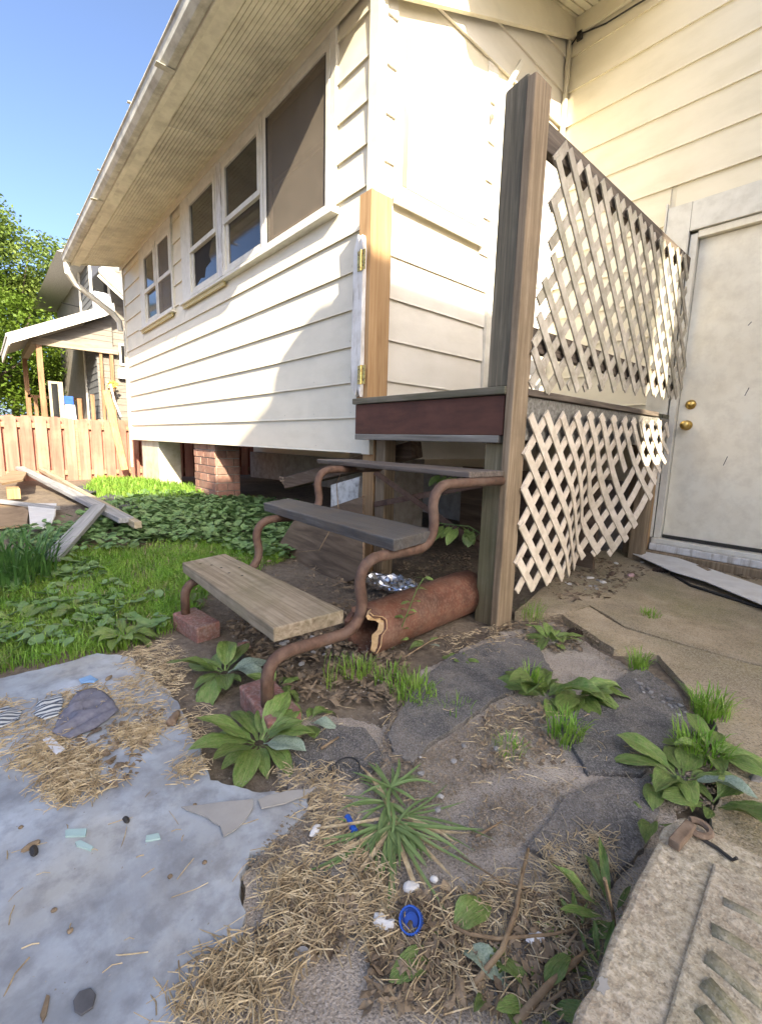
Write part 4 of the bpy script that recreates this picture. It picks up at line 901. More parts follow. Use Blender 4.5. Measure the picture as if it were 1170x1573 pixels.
def groundcover():
    mb = MB(); hexa = [(math.cos(a * math.pi / 4), math.sin(a * math.pi / 4)) for a in range(8)]
    def add(x, y, r, h):
        z = gh(x, y) + h; a0 = U(0, 6.28); tx, ty = U(-.5, .5), U(-.5, .5); vs = [(x, y, z - r * .18)]
        for i, (ca, sa) in enumerate(hexa):
            q = r * (.55 if i == 0 else U(.9, 1.05)); c, s = math.cos(a0), math.sin(a0); u, v = (ca * c - sa * s) * q, (ca * s + sa * c) * q; vs.append((x + u, y + v, z + tx * u + ty * v))
        mb.add(vs, [(0, i + 1, (i + 1) % 8 + 1) for i in range(8)])
    for x, y in scatter([(200, 800), (250, 775), (330, 772), (440, 775), (455, 800), (470, 860), (400, 862), (330, 840), (250, 835), (200, 830)], 4200, patchy(3, -.45)): add(x, y, U(.012, .036), U(.01, .08))
    for x, y in scatter([(120, 800), (220, 760), (330, 765), (460, 775), (450, 800), (220, 812)], 2300, patchy(2, -.3)): add(x, y, U(.012, .04), U(.01, .07))
    for x, y in scatter([(-40, 1030), (70, 1020), (200, 990), (262, 965), (270, 930), (180, 900), (120, 850), (-40, 860)], 420, patchy(4, .1)): add(x, y, U(.012, .032), U(.02, .05))
    for x, y in scatter([(0, 830), (160, 790), (260, 800), (220, 850), (60, 860)], 700, patchy(4, -.1)): add(x, y, U(.018, .036), U(.03, .08))
    K(mb.build('ground_ivy', m_ivy, recalc=False), 'stuff')
groundcover()
# vine at the pipe
vs = [G(602, 998, .0), G(608, 985, .04), FY(622, 950, G(602, 998, 0).y + .01), FY(632, 925, G(602, 998, 0).y + .02), FY(640, 905, G(602, 998, 0).y + .03), FY(650, 888, G(602, 998, 0).y + .04)]
vine = thing('climbing_sprout', 'young sprout with paired leaves rising in front of the clay pipe', 'plant', tuple(vs[0]))
MB().tube(vs, .0022, 5).build('stem', m_gstem, vine)
for i, p in enumerate(vs[1:] + [vs[1].lerp(vs[2], .5), vs[2].lerp(vs[3], .5)]):
    for s in (-1, 1):
        o = bpy.data.objects.new('leaf', LM[(i * 2 + s) % 6]); sc.collection.objects.link(o); o.parent = vine; o.location = p - Vector(vine.location); q = U(.045, .06) if i < 2 else U(.032, .045); o.scale = (q, q * 1.1, q)
        o.rotation_euler = (U(-.4, .4), U(-.3, .4), math.radians(-40 + 90 * s + U(-30, 30)))
LT = leaf_mesh(1, .42, .5, .15, .01, seed=30); LT.materials.append(m_plant)
def sprig(c, n, L, label, aim=0):
    t = thing('leafy_sprig', label, 'plant', tuple(c), 'leafy sprigs under the deck')
    MB().tube([c, c + Vector((-.08, -.01, .03)), c + Vector((-.25, -.03, .02))], .003, 5).build('stem', m_gstem, t)
    for i in range(n):
        o = bpy.data.objects.new('leaf', LT); sc.collection.objects.link(o); o.parent = t; f = i / max(1, n - 1); o.location = Vector((-.24 * f, -.03 * f, .02)); q = L * U(.8, 1.15); o.scale = (q, q, q)
        o.rotation_euler = (U(-.3, .3), U(.5, 1.1), math.radians(U(-150, -20)))
sprig(FY(742, 822, 1.72), 10, .115, 'hanging pointed green leaves beneath the deck beside the lower post')
sprig(FY(735, 738, 2.0), 7, .14, 'dim green leaves in the shadow just under the deck floor')
sprig(FY(660, 830, 1.95), 5, .11, 'small dim leaves near the soil under the deck')
# ------------------------------------------------------------------ trees beyond the fence
def tree(base, H, crown, nl, ls, label, m, clumps, name='leafy_tree', trunk=.16):
    t = thing(name, label, 'tree', base, 'trees beyond the fence'); b = Vector(base)
    tb = MB(); tb.tube([b, b + Vector((.1, .05, H * .3)), b + Vector((0, .2, H * .62))], trunk, 8, taper=trunk * .55)
    cs = []
    for i in range(clumps):
        while True:
            q = Vector((U(-1, 1), U(-1, 1), U(-1, 1)))
            if .25 < q.length < 1: break
        cs.append((b + Vector((q.x * crown[0], q.y * crown[1], crown[3] + q.z * crown[2])), U(.45, 1.0)))
    for c, s in cs[::2]: tb.tube([b + Vector((0, .15, H * .45)), b.lerp(c, .75) + Vector((0, 0, H * .1)), c], trunk * .28, 5, taper=.015)
    tb.build('trunk', m_bark, t, smooth=True)
    mb = MB(); R0 = min(crown[:3]) * .52
    for c, s in cs:
        n = int(nl / clumps * s * 1.3)
        for i in range(n):
            d = Vector((random.gauss(0, 1), random.gauss(0, 1), random.gauss(0, .62))); d = d.normalized() * (R0 * s * R_() ** .45)
            p = c + d; u = Vector((U(-1, 1), U(-1, 1), U(-1, .4))).normalized(); v = u.cross(Vector((U(-1, 1), U(-1, 1), 1))).normalized(); l = ls * U(.6, 1.3)
            mb.add([p, p + u * l * .5 + v * l * .3, p + u * l, p + u * l * .5 - v * l * .3], [(0, 1, 2, 3)])
    mb.build('crown', m, t, recalc=False)
def at(px, py, X): q = FX(px, py, X); return (q.x, q.y)
x, y = at(20, 600, -24); tree((x, y, 0), 8, (2.6, 2.6, 2.2, 7.0), 34000, .14, 'tall airy sunlit tree at the left edge against the blue sky', m_tree2, 46)
x, y = at(-30, 600, -17); tree((x, y, 0), 4.6, (1.5, 1.7, 2.0, 3.2), 16000, .11, 'dense green tree at the left edge beside the porch', m_tree, 40)
x, y = at(60, 600, -19); tree((x, y, 0), 3.8, (1.8, 1.9, 1.6, 2.1), 16000, .11, 'bushy green tree behind the porch railing', m_tree, 40)
x, y = at(118, 600, -20); tree((x, y, 0), 3.6, (1.6, 1.5, 1.7, 2.3), 14000, .11, 'bright green shrub tree right behind the porch floor', m_tree, 34)
x, y = at(105, 600, -27); tree((x, y, 0), 7, (1.8, 1.7, 1.7, 5.6), 8000, .16, 'pale green tree showing between porch roof and house eave', m_tree2, 30)
x, y = at(-75, 600, -22); tree((x, y, 0), 6, (2, 2, 3, 4.0), 9000, .16, 'broad green tree just outside the left edge', m_tree, 30)
# ================================================================== loose straw, litter, pebbles (uncountable)
def sticks(name, patches, m):
    mb = MB()
    for px, n, lmin, lmax, h in patches:
        for x, y in scatter(px, int(n * .48), patchy(9, -.12, len(px))):
            x += random.gauss(0, .016); y += random.gauss(0, .016)
            l = lmin * .6 + (lmax * .75 - lmin * .6) * R_() ** 1.8; a = U(0, 6.283); tl = U(-.16, .16); w = U(.0005, .00115); z = .020 + h * .55 * R_() ** 2; dx, dy = math.cos(a) * l / 2, math.sin(a) * l / 2; dz = tl * l / 2
            bx, by = U(-.12, .12) * l, U(-.12, .12) * l
            px_, py_ = -math.sin(a) * w, math.cos(a) * w
            P0 = (x - dx, y - dy, max(.019, z - dz)); P1 = (x + bx, y + by, z + .002); P2 = (x + dx, y + dy, max(.019, z + dz))
            vs = []
            for p in (P0, P1, P2): vs += [(p[0] + px_, p[1] + py_, p[2]), (p[0], p[1], p[2] + w * 1.5), (p[0] - px_, p[1] - py_, p[2])]
            mb.add(vs, [(0, 1, 4, 3), (1, 2, 5, 4), (3, 4, 7, 6), (4, 5, 8, 7)])
    return K(mb.build(name, m, recalc=False), 'stuff')
sticks('straw', [
    ([(60, 1150), (130, 1150), (200, 1130), (250, 1130), (200, 1180), (170, 1225), (110, 1245), (70, 1230), (30, 1180)], 3400, .025, .085, .022),
    ([(-20, 1090), (60, 1080), (150, 1060), (170, 1080), (90, 1150), (20, 1180), (-20, 1170)], 1530, .025, .08, .014),
    ([(160, 1085), (200, 1010), (270, 985), (285, 1050), (250, 1110), (300, 1095), (330, 1105), (290, 1130), (200, 1130)], 2210, .02, .075, .014),
    ([(275, 1190), (300, 1130), (330, 1130), (310, 1200), (280, 1210)], 442, .02, .07, .016),
    ([(270, 1575), (290, 1520), (380, 1420), (450, 1360), (560, 1400), (470, 1490), (400, 1500), (420, 1575)], 2890, .025, .09, .024),
    ([(380, 1340), (470, 1270), (530, 1280), (560, 1330), (480, 1345), (430, 1400)], 714, .02, .07, .012),
    ([(430, 1190), (520, 1190), (540, 1260), (470, 1290), (450, 1240)], 595, .02, .07, .010),
    ([(530, 1310), (580, 1320), (620, 1400), (580, 1480), (530, 1430)], 1360, .02, .07, .02),
    ([(600, 1400), (700, 1380), (860, 1350), (910, 1290), (950, 1340), (900, 1420), (880, 1573), (600, 1573)], 2210, .02, .085, .016),
    ([(780, 1080), (870, 1150), (860, 1190), (740, 1190), (700, 1180)], 306, .02, .07, .006),
    ([(850, 1280), (930, 1300), (900, 1400), (830, 1330)], 442, .02, .08, .012),
    ([(430, 1110), (640, 1090), (740, 1010), (1000, 1180), (880, 1300), (640, 1340), (470, 1240)], 510, .02, .08, .004),
    ([(650, 990), (760, 965), (850, 960), (830, 1000), (700, 1030)], 561, .02, .06, .008),
    ([(0, 1180), (240, 1230), (380, 1280), (300, 1570), (0, 1570)], 68, .02, .08, .003)], m_straw)
def chips(name, patches, m):
    mb = MB()
    for px, n, s0, s1, h in patches:
        for x, y in scatter(px, n, patchy(6, -.35, 4)):
            s = U(s0, s1); a = U(0, 6.283); u = Vector((math.cos(a), math.sin(a), U(-.5, .5))) * s; v = Vector((-math.sin(a), math.cos(a), U(-.5, .5))) * s * U(.35, .8); p = Vector((x, y, gh(x, y) + .018 + h * R_()))
            mb.add([p - u, p + v * .8 - u * .2, p + u, p - v + u * .15, p + Vector((0, 0, s * U(-.4, .4)))], [(0, 1, 4), (1, 2, 4), (2, 3, 4), (3, 0, 4)])
    return K(mb.build(name, m, recalc=False), 'stuff')
chips('leaf_litter', [
    ([(345, 960), (420, 940), (540, 930), (560, 1010), (640, 1010), (600, 1090), (480, 1090), (380, 1030)], 1700, .006, .02, .006),
    ([(500, 900), (560, 870), (720, 850), (740, 930), (600, 930), (540, 960)], 900, .006, .02, .008),
    ([(600, 1400), (760, 1370), (900, 1400), (880, 1573), (560, 1573), (560, 1480)], 750, .004, .013, .010),
    ([(420, 1390), (560, 1400), (520, 1480), (420, 1500)], 220, .004, .013, .012),
    ([(830, 895), (920, 860), (1000, 880), (940, 925), (860, 935)], 420, .006, .024, .012),
    ([(990, 855), (1170, 880), (1170, 900), (1000, 868)], 260, .006, .02, .01),
    ([(660, 985), (860, 950), (900, 1010), (760, 1010)], 350, .005, .016, .003),
    ([(740, 1090), (830, 1090), (870, 1180), (740, 1200)], 200, .005, .014, .003),
    ([(290, 860), (500, 800), (560, 880), (400, 960), (300, 950)], 500, .006, .02, .01),
    ([(100, 1110), (260, 1100), (200, 1220), (70, 1230)], 300, .005, .016, .008)], m_litter)
chips('grit', [
    ([(430, 1120), (600, 1100), (700, 1010), (840, 960), (930, 1010), (1010, 1050), (1080, 1120), (1070, 1210), (1010, 1330), (900, 1573), (420, 1573), (480, 1300)], 3600, .0012, .0035, .002),
    ([(850, 940), (1000, 860), (1170, 910), (1170, 1300), (1100, 1200), (1060, 1060), (940, 1000)], 900, .0012, .0035, .003),
    ([(0, 1060), (300, 1000), (320, 1190), (480, 1220), (380, 1400), (270, 1573), (0, 1573)], 1500, .0008, .003, .002),
    ([(345, 960), (540, 930), (640, 1010), (600, 1090), (400, 1080)], 900, .0015, .005, .004)], m_grit)
chips('dirt_crumbs', [
    ([(560, 1180), (650, 1170), (720, 1120), (790, 1090), (830, 1130), (760, 1200), (640, 1260), (560, 1230)], 1700, .002, .006, .003),
    ([(860, 940), (930, 1000), (1010, 1046), (1080, 1110), (1060, 1120), (980, 1060), (880, 990), (840, 960)], 900, .002, .006, .003),
    ([(600, 1090), (650, 1030), (640, 1050), (610, 1110), (600, 1165), (640, 1180), (620, 1195), (585, 1160)], 700, .002, .006, .003),
    ([(740, 1230), (880, 1210), (860, 1230), (800, 1310), (700, 1330)], 600, .002, .006, .003),
    ([(1070, 1120), (1110, 1180), (1090, 1260), (1040, 1250)], 500, .002, .007, .004),
    ([(470, 1230), (520, 1260), (400, 1360), (380, 1340)], 350, .002, .006, .003)], m_dirt)
def clods():
    mb = MB()
    def clod(x, y, r):
        ph = U(0, 6); z = gh(x, y) + r * .3
        pts = [Vector((math.cos(i * 2.4) * math.sqrt(1 - (1 - 2 * (i + .5) / 9) ** 2), math.sin(i * 2.4) * math.sqrt(1 - (1 - 2 * (i + .5) / 9) ** 2), (1 - 2 * (i + .5) / 9))) for i in range(9)]
        bm = bmesh.new(); [bm.verts.new(p * r * U(.7, 1.2)) for p in pts]; bmesh.ops.convex_hull(bm, input=bm.verts); bm.verts.ensure_lookup_table(); bm.verts.index_update()
        mb.add([(x + v.co.x, y + v.co.y, z + v.co.z * .7) for v in bm.verts], [tuple(v.index for v in f.verts) for f in bm.faces]); bm.free()
    for x, y in scatter([(345, 960), (420, 940), (560, 940), (560, 1010), (600, 1060), (480, 1090), (390, 1040)], 330): clod(x, y, U(.004, .018))
    for x, y in scatter([(520, 900), (720, 850), (740, 920), (560, 900)], 90): clod(x, y, U(.005, .016))
    K(mb.build('soil_clods', m_soil, recalc=False), 'stuff')
    mb2 = MB(); s = mb; 
clods()
def pebbles():
    me = []
    for k in range(4):
        bm = bmesh.new(); bmesh.ops.create_icosphere(bm, subdivisions=1, radius=1)
        for v in bm.verts: v.co *= U(.75, 1.15); v.co.z *= .55
        m = bpy.data.meshes.new('pebble'); bm.to_mesh(m); bm.free(); m.materials.append(m_stone); me.append(m)
    def put(px, n, r0, r1, label, grp):
        for x, y in scatter(px, n):
            o = bpy.data.objects.new('pebble', random.choice(me)); sc.collection.objects.link(o); r = U(r0, r1); o.scale = (r * U(.8, 1.5), r, r); o.rotation_euler = (0, 0, U(0, 6)); o.location = (x, y, .022 + r * .25); tag(o, label, 'pebble', grp)
    put([(970, 1050), (1010, 1065), (1060, 1105), (1040, 1115), (990, 1080)], 22, .004, .010, 'small grey pebble in the gravel strip left of the bright grass tuft', 'pebbles beside the grass tuft')
    put([(880, 895), (930, 880), (960, 900), (900, 915)], 9, .006, .014, 'grey stone chip in the debris below the lattice', 'stone chips below the lattice')
    put([(620, 1180), (780, 1140), (780, 1220), (660, 1300)], 8, .004, .010, 'small stone on the old path by the crabgrass', 'stones on the old path')
    put([(350, 1000), (420, 960), (520, 1000), (450, 1060)], 14, .006, .015, 'small stone in the dark soil under the lowest step', 'stones under the lowest step')
pebbles()
# ================================================================== the long concrete block at lower right
blk = thing('concrete_block', 'long pale aggregate concrete block with grooves at the lower right', 'block', tuple(G(1060, 1400, 0)))
BZ = .115
def topz(px, z): return [G(a, b, z) for a, b in px]
outer = [(1045, 1252), (1066, 1256), (1090, 1272), (1180, 1318), (1420, 1430), (1500, 1700), (860, 1700), (876, 1570), (930, 1452), (985, 1340), (1004, 1298), (1020, 1268)]
o_ = topz(outer, BZ); pts = []
for i, p in enumerate(o_):
    q = o_[(i + 1) % len(o_)]; n = max(1, int((q - p).length / .02))
    for k in range(n):
        c = p.lerp(q, k / n); j = .005 * noise.noise(c * 30); pts.append(c + Vector((j, j * .6, 0)))
MB().prism(pts, (0, 0, -BZ - .02)).build('block_body', m_block, blk, bevel=.010)
edge = topz([(1096, 1322), (1180, 1365), (1420, 1480), (1440, 1690), (985, 1690), (1022, 1566), (1050, 1470)], BZ + .006)
MB().prism(edge, (0, 0, -.02)).build('raised_panel', m_block, blk, bevel=.004)
for a, b, w in (([(1092, 1428), (1120, 1442), (1150, 1462), (1190, 1490)], 0, .012), ([(1086, 1470), (1110, 1490), (1150, 1525), (1190, 1556)], 0, .014), ([(1082, 1510), (1110, 1540), (1150, 1585)], 0, .014), ([(1110, 1385), (1150, 1405), (1190, 1430)], 0, .009), ([(1075, 1550), (1100, 1580), (1130, 1620)], 0, .012)):
    p = topz(a, BZ + .005); mb = MB(); mb.tube(p, w, 8, taper=w * .8); mb.v = [(v[0], v[1], BZ + .006 + (v[2] - BZ - .006) * .3) for v in mb.v]; mb.build('carved_ridge', m_blockmoss, blk, smooth=True)
s = topz([(918, 1502), (924, 1499), (927, 1503), (933, 1502), (932, 1510), (937, 1519), (930, 1521), (927, 1530), (922, 1523), (915, 1520), (920, 1512)], BZ + .0008); MB().prism(s, (0, 0, -.0006)).build('pale_stain', m_flap, blk)
# rusty hinge and rod lying on the block
hk = thing('rusty_bracket', 'old rusty iron bracket lying on the end of the concrete block', 'bracket', tuple(G(1055, 1280, BZ)))
a, b = G(1034, 1298, BZ + .012), G(1060, 1268, BZ + .012); MB().bar(a, b, .018, .016).build('bar', m_rustbit, hk, bevel=.002)
c = G(1072, 1272, BZ + .01); MB().tube([c + Vector((.018 * math.cos(t), .018 * math.sin(t), 0)) for t in [2.6 - i * .45 for i in range(11)]], .006, 6).build('loop', m_rustbit, hk)
tag(MB().tube([G(1066, 1282, BZ + .005), G(1100, 1302, BZ + .004), G(1124, 1321, BZ + .004), G(1131, 1318, BZ + .012)], .003, 6).build('iron_rod', m_wire), 'thin dark iron rod on the concrete block beside the bracket', 'rod')
# ================================================================== small things on the ground
def cloth(px, m, name, label, cat, z=.024, amp=.012, n=26, fold=(1, .3), th=.002):
    P = [G(a, b, 0) for a, b in px]; cx = sum(p.x for p in P) / len(P); cy = sum(p.y for p in P) / len(P); k = len(P)
    def fn(a, b):
        t = a * k; i = int(t) % k; e = P[i].lerp(P[(i + 1) % k], t - int(t)); x = cx + (e.x - cx) * b; y = cy + (e.y - cy) * b
        h = amp * (abs(math.sin((x * fold[0] + y * fold[1]) * 55 + 2 * noise.noise(Vector((x * 12, y * 12, 0))))) * .8 + .6 * noise.noise(Vector((x * 25, y * 25, 3)))) * (1 - .65 * b ** 3)
        return (x, y, z + max(0, h))
    o = MB().grid(k * 8, 10, fn).build(name, m, smooth=True, solid=th, recalc=False); return tag(o, label, cat)
cloth([(120, 1075), (150, 1070), (172, 1085), (184, 1105), (150, 1130), (110, 1150), (82, 1140), (92, 1115), (108, 1095)], m_rag, 'grey_rag', 'crumpled dark grey cloth on the straw covered slab', 'cloth', amp=.020)
cloth([(60, 1090), (95, 1076), (100, 1090), (92, 1112), (70, 1120), (54, 1112)], m_stripe, 'striped_cloth', 'striped grey cloth scrap left of the dark grey cloth', 'cloth', amp=.016)
cloth([(-14, 1108), (14, 1098), (36, 1104), (30, 1120), (0, 1132), (-16, 1128)], m_stripe, 'striped_cloth', 'striped cloth scrap at the left edge of the picture', 'cloth', amp=.014)
cloth([(122, 1055), (140, 1048), (152, 1055), (146, 1061), (126, 1061)], m_mask, 'blue_fabric_scrap', 'small pale blue fabric scrap above the dark grey cloth', 'scrap', amp=.008)
def flat(px, z, th, m, name, label, cat, grp=None, bevel=.0):
    return tag(MB().prism([G(a, b, z) for a, b in px], (0, 0, th)).build(name, m, bevel=bevel), label, cat, grp)
flat([(66, 1138), (78, 1132), (101, 1153), (86, 1160)], .026, .004, m_card2, 'white_card', 'small white card piece below the dark grey cloth', 'card', bevel=.001)
flat([(101, 1278), (107, 1276), (134, 1275), (132, 1286), (101, 1287)], .0205, .004, m_shard, 'glass_shard', 'upper left pale green glass shard on the grey slab', 'shard', 'glass shards on the slab')
flat([(116, 1296), (124, 1293), (144, 1303), (140, 1308), (118, 1301)], .0205, .004, m_shard, 'glass_shard', 'pale green glass shard just below the upper left shard', 'shard', 'glass shards on the slab')
flat([(225, 1286), (244, 1282), (247, 1290), (224, 1294)], .0205, .004, m_shard, 'glass_shard', 'pale green glass shard in the middle of the grey slab', 'shard', 'glass shards on the slab')
def lump(px, r, m, name, label, cat, z=.02, sq=(1, 1, .6), grp=None, jit=.25, sub=2):
    bm = bmesh.new(); bmesh.ops.create_icosphere(bm, subdivisions=sub, radius=r); c = G(px[0], px[1], 0); sd = U(0, 50)
    for v in bm.verts: v.co *= 1 + jit * noise.noise(v.co * (1.6 / r) + Vector((sd, 0, 0))); v.co = Vector((v.co.x * sq[0], v.co.y * sq[1], v.co.z * sq[2]))
    me = bpy.data.meshes.new(name); bm.to_mesh(me); bm.free(); me.materials.append(m); o = bpy.data.objects.new(name, me); sc.collection.objects.link(o); o.location = (c.x, c.y, z + r * sq[2] * .6); o.rotation_euler = (0, 0, U(0, 6)); return tag(o, label, cat, grp)
lump((50, 1316), .011, m_litter, 'dark_seed_pod', 'pair like dark brown seed pod at the left of the slab', 'seed pod', sq=(1.4, .6, .6))
lump((54, 1323), .011, m_wire, 'dark_seed_pod', 'black seed pod just under the brown one on the slab', 'seed pod', sq=(1.5, .6, .5))
lump((195, 1274), .008, m_wire, 'dark_seed_pod', 'small black pod between two glass shards', 'seed pod', sq=(1.4, .7, .6))
for px in ((315, 1340), (34, 1285), (110, 1447), (262, 1362), (85, 1415), (300, 1250)): lump(px, .0045, m_litter, 'dark_crumb', 'tiny dark crumb lying on the smooth grey slab', 'crumb', grp='crumbs on the slab')
flat([(113, 1540), (122, 1526), (140, 1520), (148, 1530), (143, 1550), (125, 1562), (115, 1556)], .0203, .004, m_tarp, 'dark_flake', 'dark stone flake at the bottom of the grey slab', 'flake', bevel=.001)
flat([(62, 1562), (72, 1530), (77, 1532), (72, 1560), (66, 1572)], .0203, .003, m_litter, 'curled_leaf', 'thin curled dead leaf at the bottom left of the slab', 'leaf')
flat([(288, 1500), (299, 1484), (318, 1530), (322, 1540), (304, 1536)], .022, .003, m_flap, 'pale_leaf', 'pale dead leaf beside the straw at the bottom', 'leaf')
def cap(px, label):
    c = G(px[0], px[1], .03); t = thing('bottle_cap', label, 'bottle cap', tuple(c)); axv = Vector((-c.x * .2 + .15, -.55, .75)).normalized(); n = 28; r = .018; pr = [(r, 0), (r, .02), (r - .0022, .02), (r - .0022, .003)]
    MB().lathe(c - axv * .006, axv, pr, n).build('cap_body', m_cap, t)
    for j in range(n):
        a = 2 * math.pi * j / n; u = axv.cross(Vector((0, 0, 1))).normalized(); v = u.cross(axv); p = c + (u * math.cos(a) + v * math.sin(a)) * (r + .0004); MB().bar(p - axv * .005, p + axv * .012, .0018, .0012, up=tuple(u * math.cos(a) + v * math.sin(a))).build('ridge', m_cap, t)
    MB().lathe(c - axv * .002, axv, [(.011, 0), (.011, .004), (.0095, .004), (.0095, .001)], 20).build('seal_ring', m_cap, t)
cap((632, 1414), 'bright blue plastic bottle cap lying open in the straw')
c = G(530, 1190, .012); tag(MB().tube([c + Vector((.034 * math.cos(a), .034 * math.sin(a), .012 + .010 * math.sin(a))) for a in [(-.3 + i * .25) for i in range(18)]], .0022, 6).build('rubber_loop', m_black), 'loop of thin black cord above the crabgrass', 'loop')
tag(MB().tube([G(533, 1255, .022), G(545, 1278, .022)], .007, 8).build('blue_tube', m_cap), 'short blue plastic tube under the crabgrass leaves', 'tube')
lump((484, 1291), .011, m_panel, 'white_stone', 'white stone in straw left of the crabgrass', 'stone', sq=(1.4, .8, .5))
lump((420, 1124), .008, m_panel, 'white_chip', 'small white chip on the old path near the brick plantain', 'chip', sq=(1.4, .8, .3))
lump((630, 1380), .013, m_panel, 'pale_shell', 'pale broken shell just above the blue bottle cap', 'shell', sq=(1.2, .8, .5))
lump((820, 1460), .012, m_card2, 'white_plastic_bit', 'small white plastic bit in the leaf litter at the bottom right', 'plastic bit', sq=(.7, 1.3, .5))
lump((588, 1438), .016, m_panel, 'crumpled_paper', 'crumpled whitish paper left of the blue bottle cap', 'paper', jit=.6, sq=(1.2, .8, .5))
lump((665, 1367), .007, m_panel, 'white_crumb', 'tiny white crumb right of the pale shell', 'crumb')
lump((1160, 1208), .014, m_stone, 'grey_stone', 'grey stone on the concrete pad at the right edge', 'stone', sq=(1.5, .8, .5), z=.018)
flat([(676, 1366), (680, 1352), (692, 1362), (692, 1372)], .018, .003, m_woodbit, 'dead_leaf', 'pointed tan dead leaf under the crabgrass', 'leaf')
c = G(464, 1472, .024); tag(MB().lathe(c, Vector((.3, -.5, .8)), [(.0135, 0), (.0135, .0018)], 20).build('metal_disc', m_stone), 'small round grey metal disc in the straw', 'disc')
a, b = G(262, 1112, .028), G(272, 1096, .028); tag(MB().lathe(a, b - a, [(.012, 0), (.014, .006), (.010, .012), (.013, .02), (.010, .028), (.011, .04), (.006, .055)], 10).build('rusty_bolt', m_rustbit, smooth=True), 'short rusty bolt lying on the slab near the plantain', 'bolt')
lump((168, 1052), .010, m_litter, 'dark_pod', 'brown pod beside the pale blue fabric scrap', 'seed pod', sq=(1.5, .6, .6))
# twigs
def twig(px, r, label, zz=.03):
    p = [G(a, b, zz if 0 < i < len(px) - 1 else .022) for i, (a, b) in enumerate(px)]
    tag(MB().tube(p, r, 6, taper=r * .6).build('twig', m_stem, smooth=True), label, 'twig', 'dry twigs')
twig([(727, 1512), (770, 1460), (792, 1400), (800, 1350), (811, 1304)], .005, 'long upright brown twig crossing the straw right of the cap', .03)
twig([(668, 1410), (720, 1435), (765, 1442), (850, 1435), (910, 1420)], .0035, 'thin curved twig crossing the long upright twig')
twig([(790, 1572), (840, 1515), (880, 1480), (900, 1462)], .006, 'thick pale twig pointing at the concrete block')
twig([(700, 1310), (770, 1355), (830, 1372)], .002, 'hair thin twig above the long upright twig')
twig([(860, 1470), (886, 1430), (905, 1462)], .003, 'short forked dark twig by the dandelion')
twig([(493, 1150), (520, 1132)], .004, 'short dry stick left of the crabgrass')
twig([(880, 1570), (868, 1520), (820, 1555)], .004, 'dark twig by the bottom young weed')
twig([(620, 1010), (660, 985), (690, 975)], .003, 'pale stick in front of the clay pipe')
twig([(730, 1285), (770, 1262)], .003, 'short stick on the old path right of the crabgrass')
# white panel by the door, pine cones, debris
flat([(968, 850), (992, 848), (1040, 858), (1170, 902), (1400, 960), (1400, 1010), (1170, 930), (1146, 920), (1080, 893), (1030, 878)], .055, .006, m_panel, 'white_board', 'flat white broken board on the ground in front of the door', 'board', bevel=.001)
flat([(1068, 868), (1078, 868), (1092, 876), (1086, 877)], .0615, .0012, m_litter, 'dead_leaf', 'brown leaf lying on the white board', 'leaf')
pp = [G(1030, 881, .03), G(1060, 899, .03), G(1110, 915, .03), G(1170, 934, .03), G(1260, 958, .03)]; tag(MB().tube(pp, .008, 6).build('black_cable', m_black), 'black cable along the lower edge of the white board', 'cable')
def cone(px, L, label, z=.03):
    c = G(px[0], px[1], z); t = thing('pine_cone', label, 'pine cone', tuple(c), 'pine cones'); axv = Vector((.8, .5, .1)).normalized(); u = axv.cross(Vector((0, 0, 1))).normalized(); v = u.cross(axv)
    MB().lathe(c - axv * L / 2, axv, [(L * .12, 0), (L * .24, L * .3), (L * .18, L * .7), (L * .04, L)], 10).build('core', m_cone, t); mb = MB()
    for i in range(70):
        f = i / 70; a = i * 2.4; r = L * .34 * math.sin(math.pi * (.12 + .83 * f)) ** .8; d = u * math.cos(a) + v * math.sin(a); p = c - axv * L / 2 + axv * L * f; e = axv.cross(d) * L * .09
        mb.add([p + d * r * .3, p + d * r + e + axv * L * .04, p + d * r * 1.15 + axv * L * .08, p + d * r - e + axv * L * .04], [(0, 1, 2, 3)])
    K(mb.build('cone_scale', m_cone, t, solid=.0015, recalc=False), 'stuff')
cone((1013, 876), .085, 'dark open pine cone touching the white board')
cone((882, 972), .06, 'small dark pine cone beside the plantain at the post')
lump((968, 890), .022, m_pink, 'pink_scrap', 'faded pink plastic scrap in the debris by the lattice', 'scrap', sq=(1.5, .8, .5))
lump((938, 888), .028, m_rot, 'dark_bark', 'curled dark bark piece beside the pink scrap', 'bark', sq=(1.6, .5, .5), jit=.5)
for px in ((905, 893), (945, 870), (985, 868), (872, 902), (925, 900)): lump(px, U(.014, .024), m_panel, 'plaster_flake', 'pale plaster flake in the debris below the lattice', 'flake', sq=(1.4, .9, .25), grp='plaster flakes below the lattice', jit=.5)
lump((1058, 860), .012, m_clayedge, 'orange_chip', 'orange wood chip on the door sill', 'chip', z=.13, sq=(2, .6, .3))
lump((375, 1003), .022, m_paver, 'brick_fragment', 'brick fragment in the soil below the lowest step', 'brick piece', sq=(1.2, .9, .7), jit=.4)
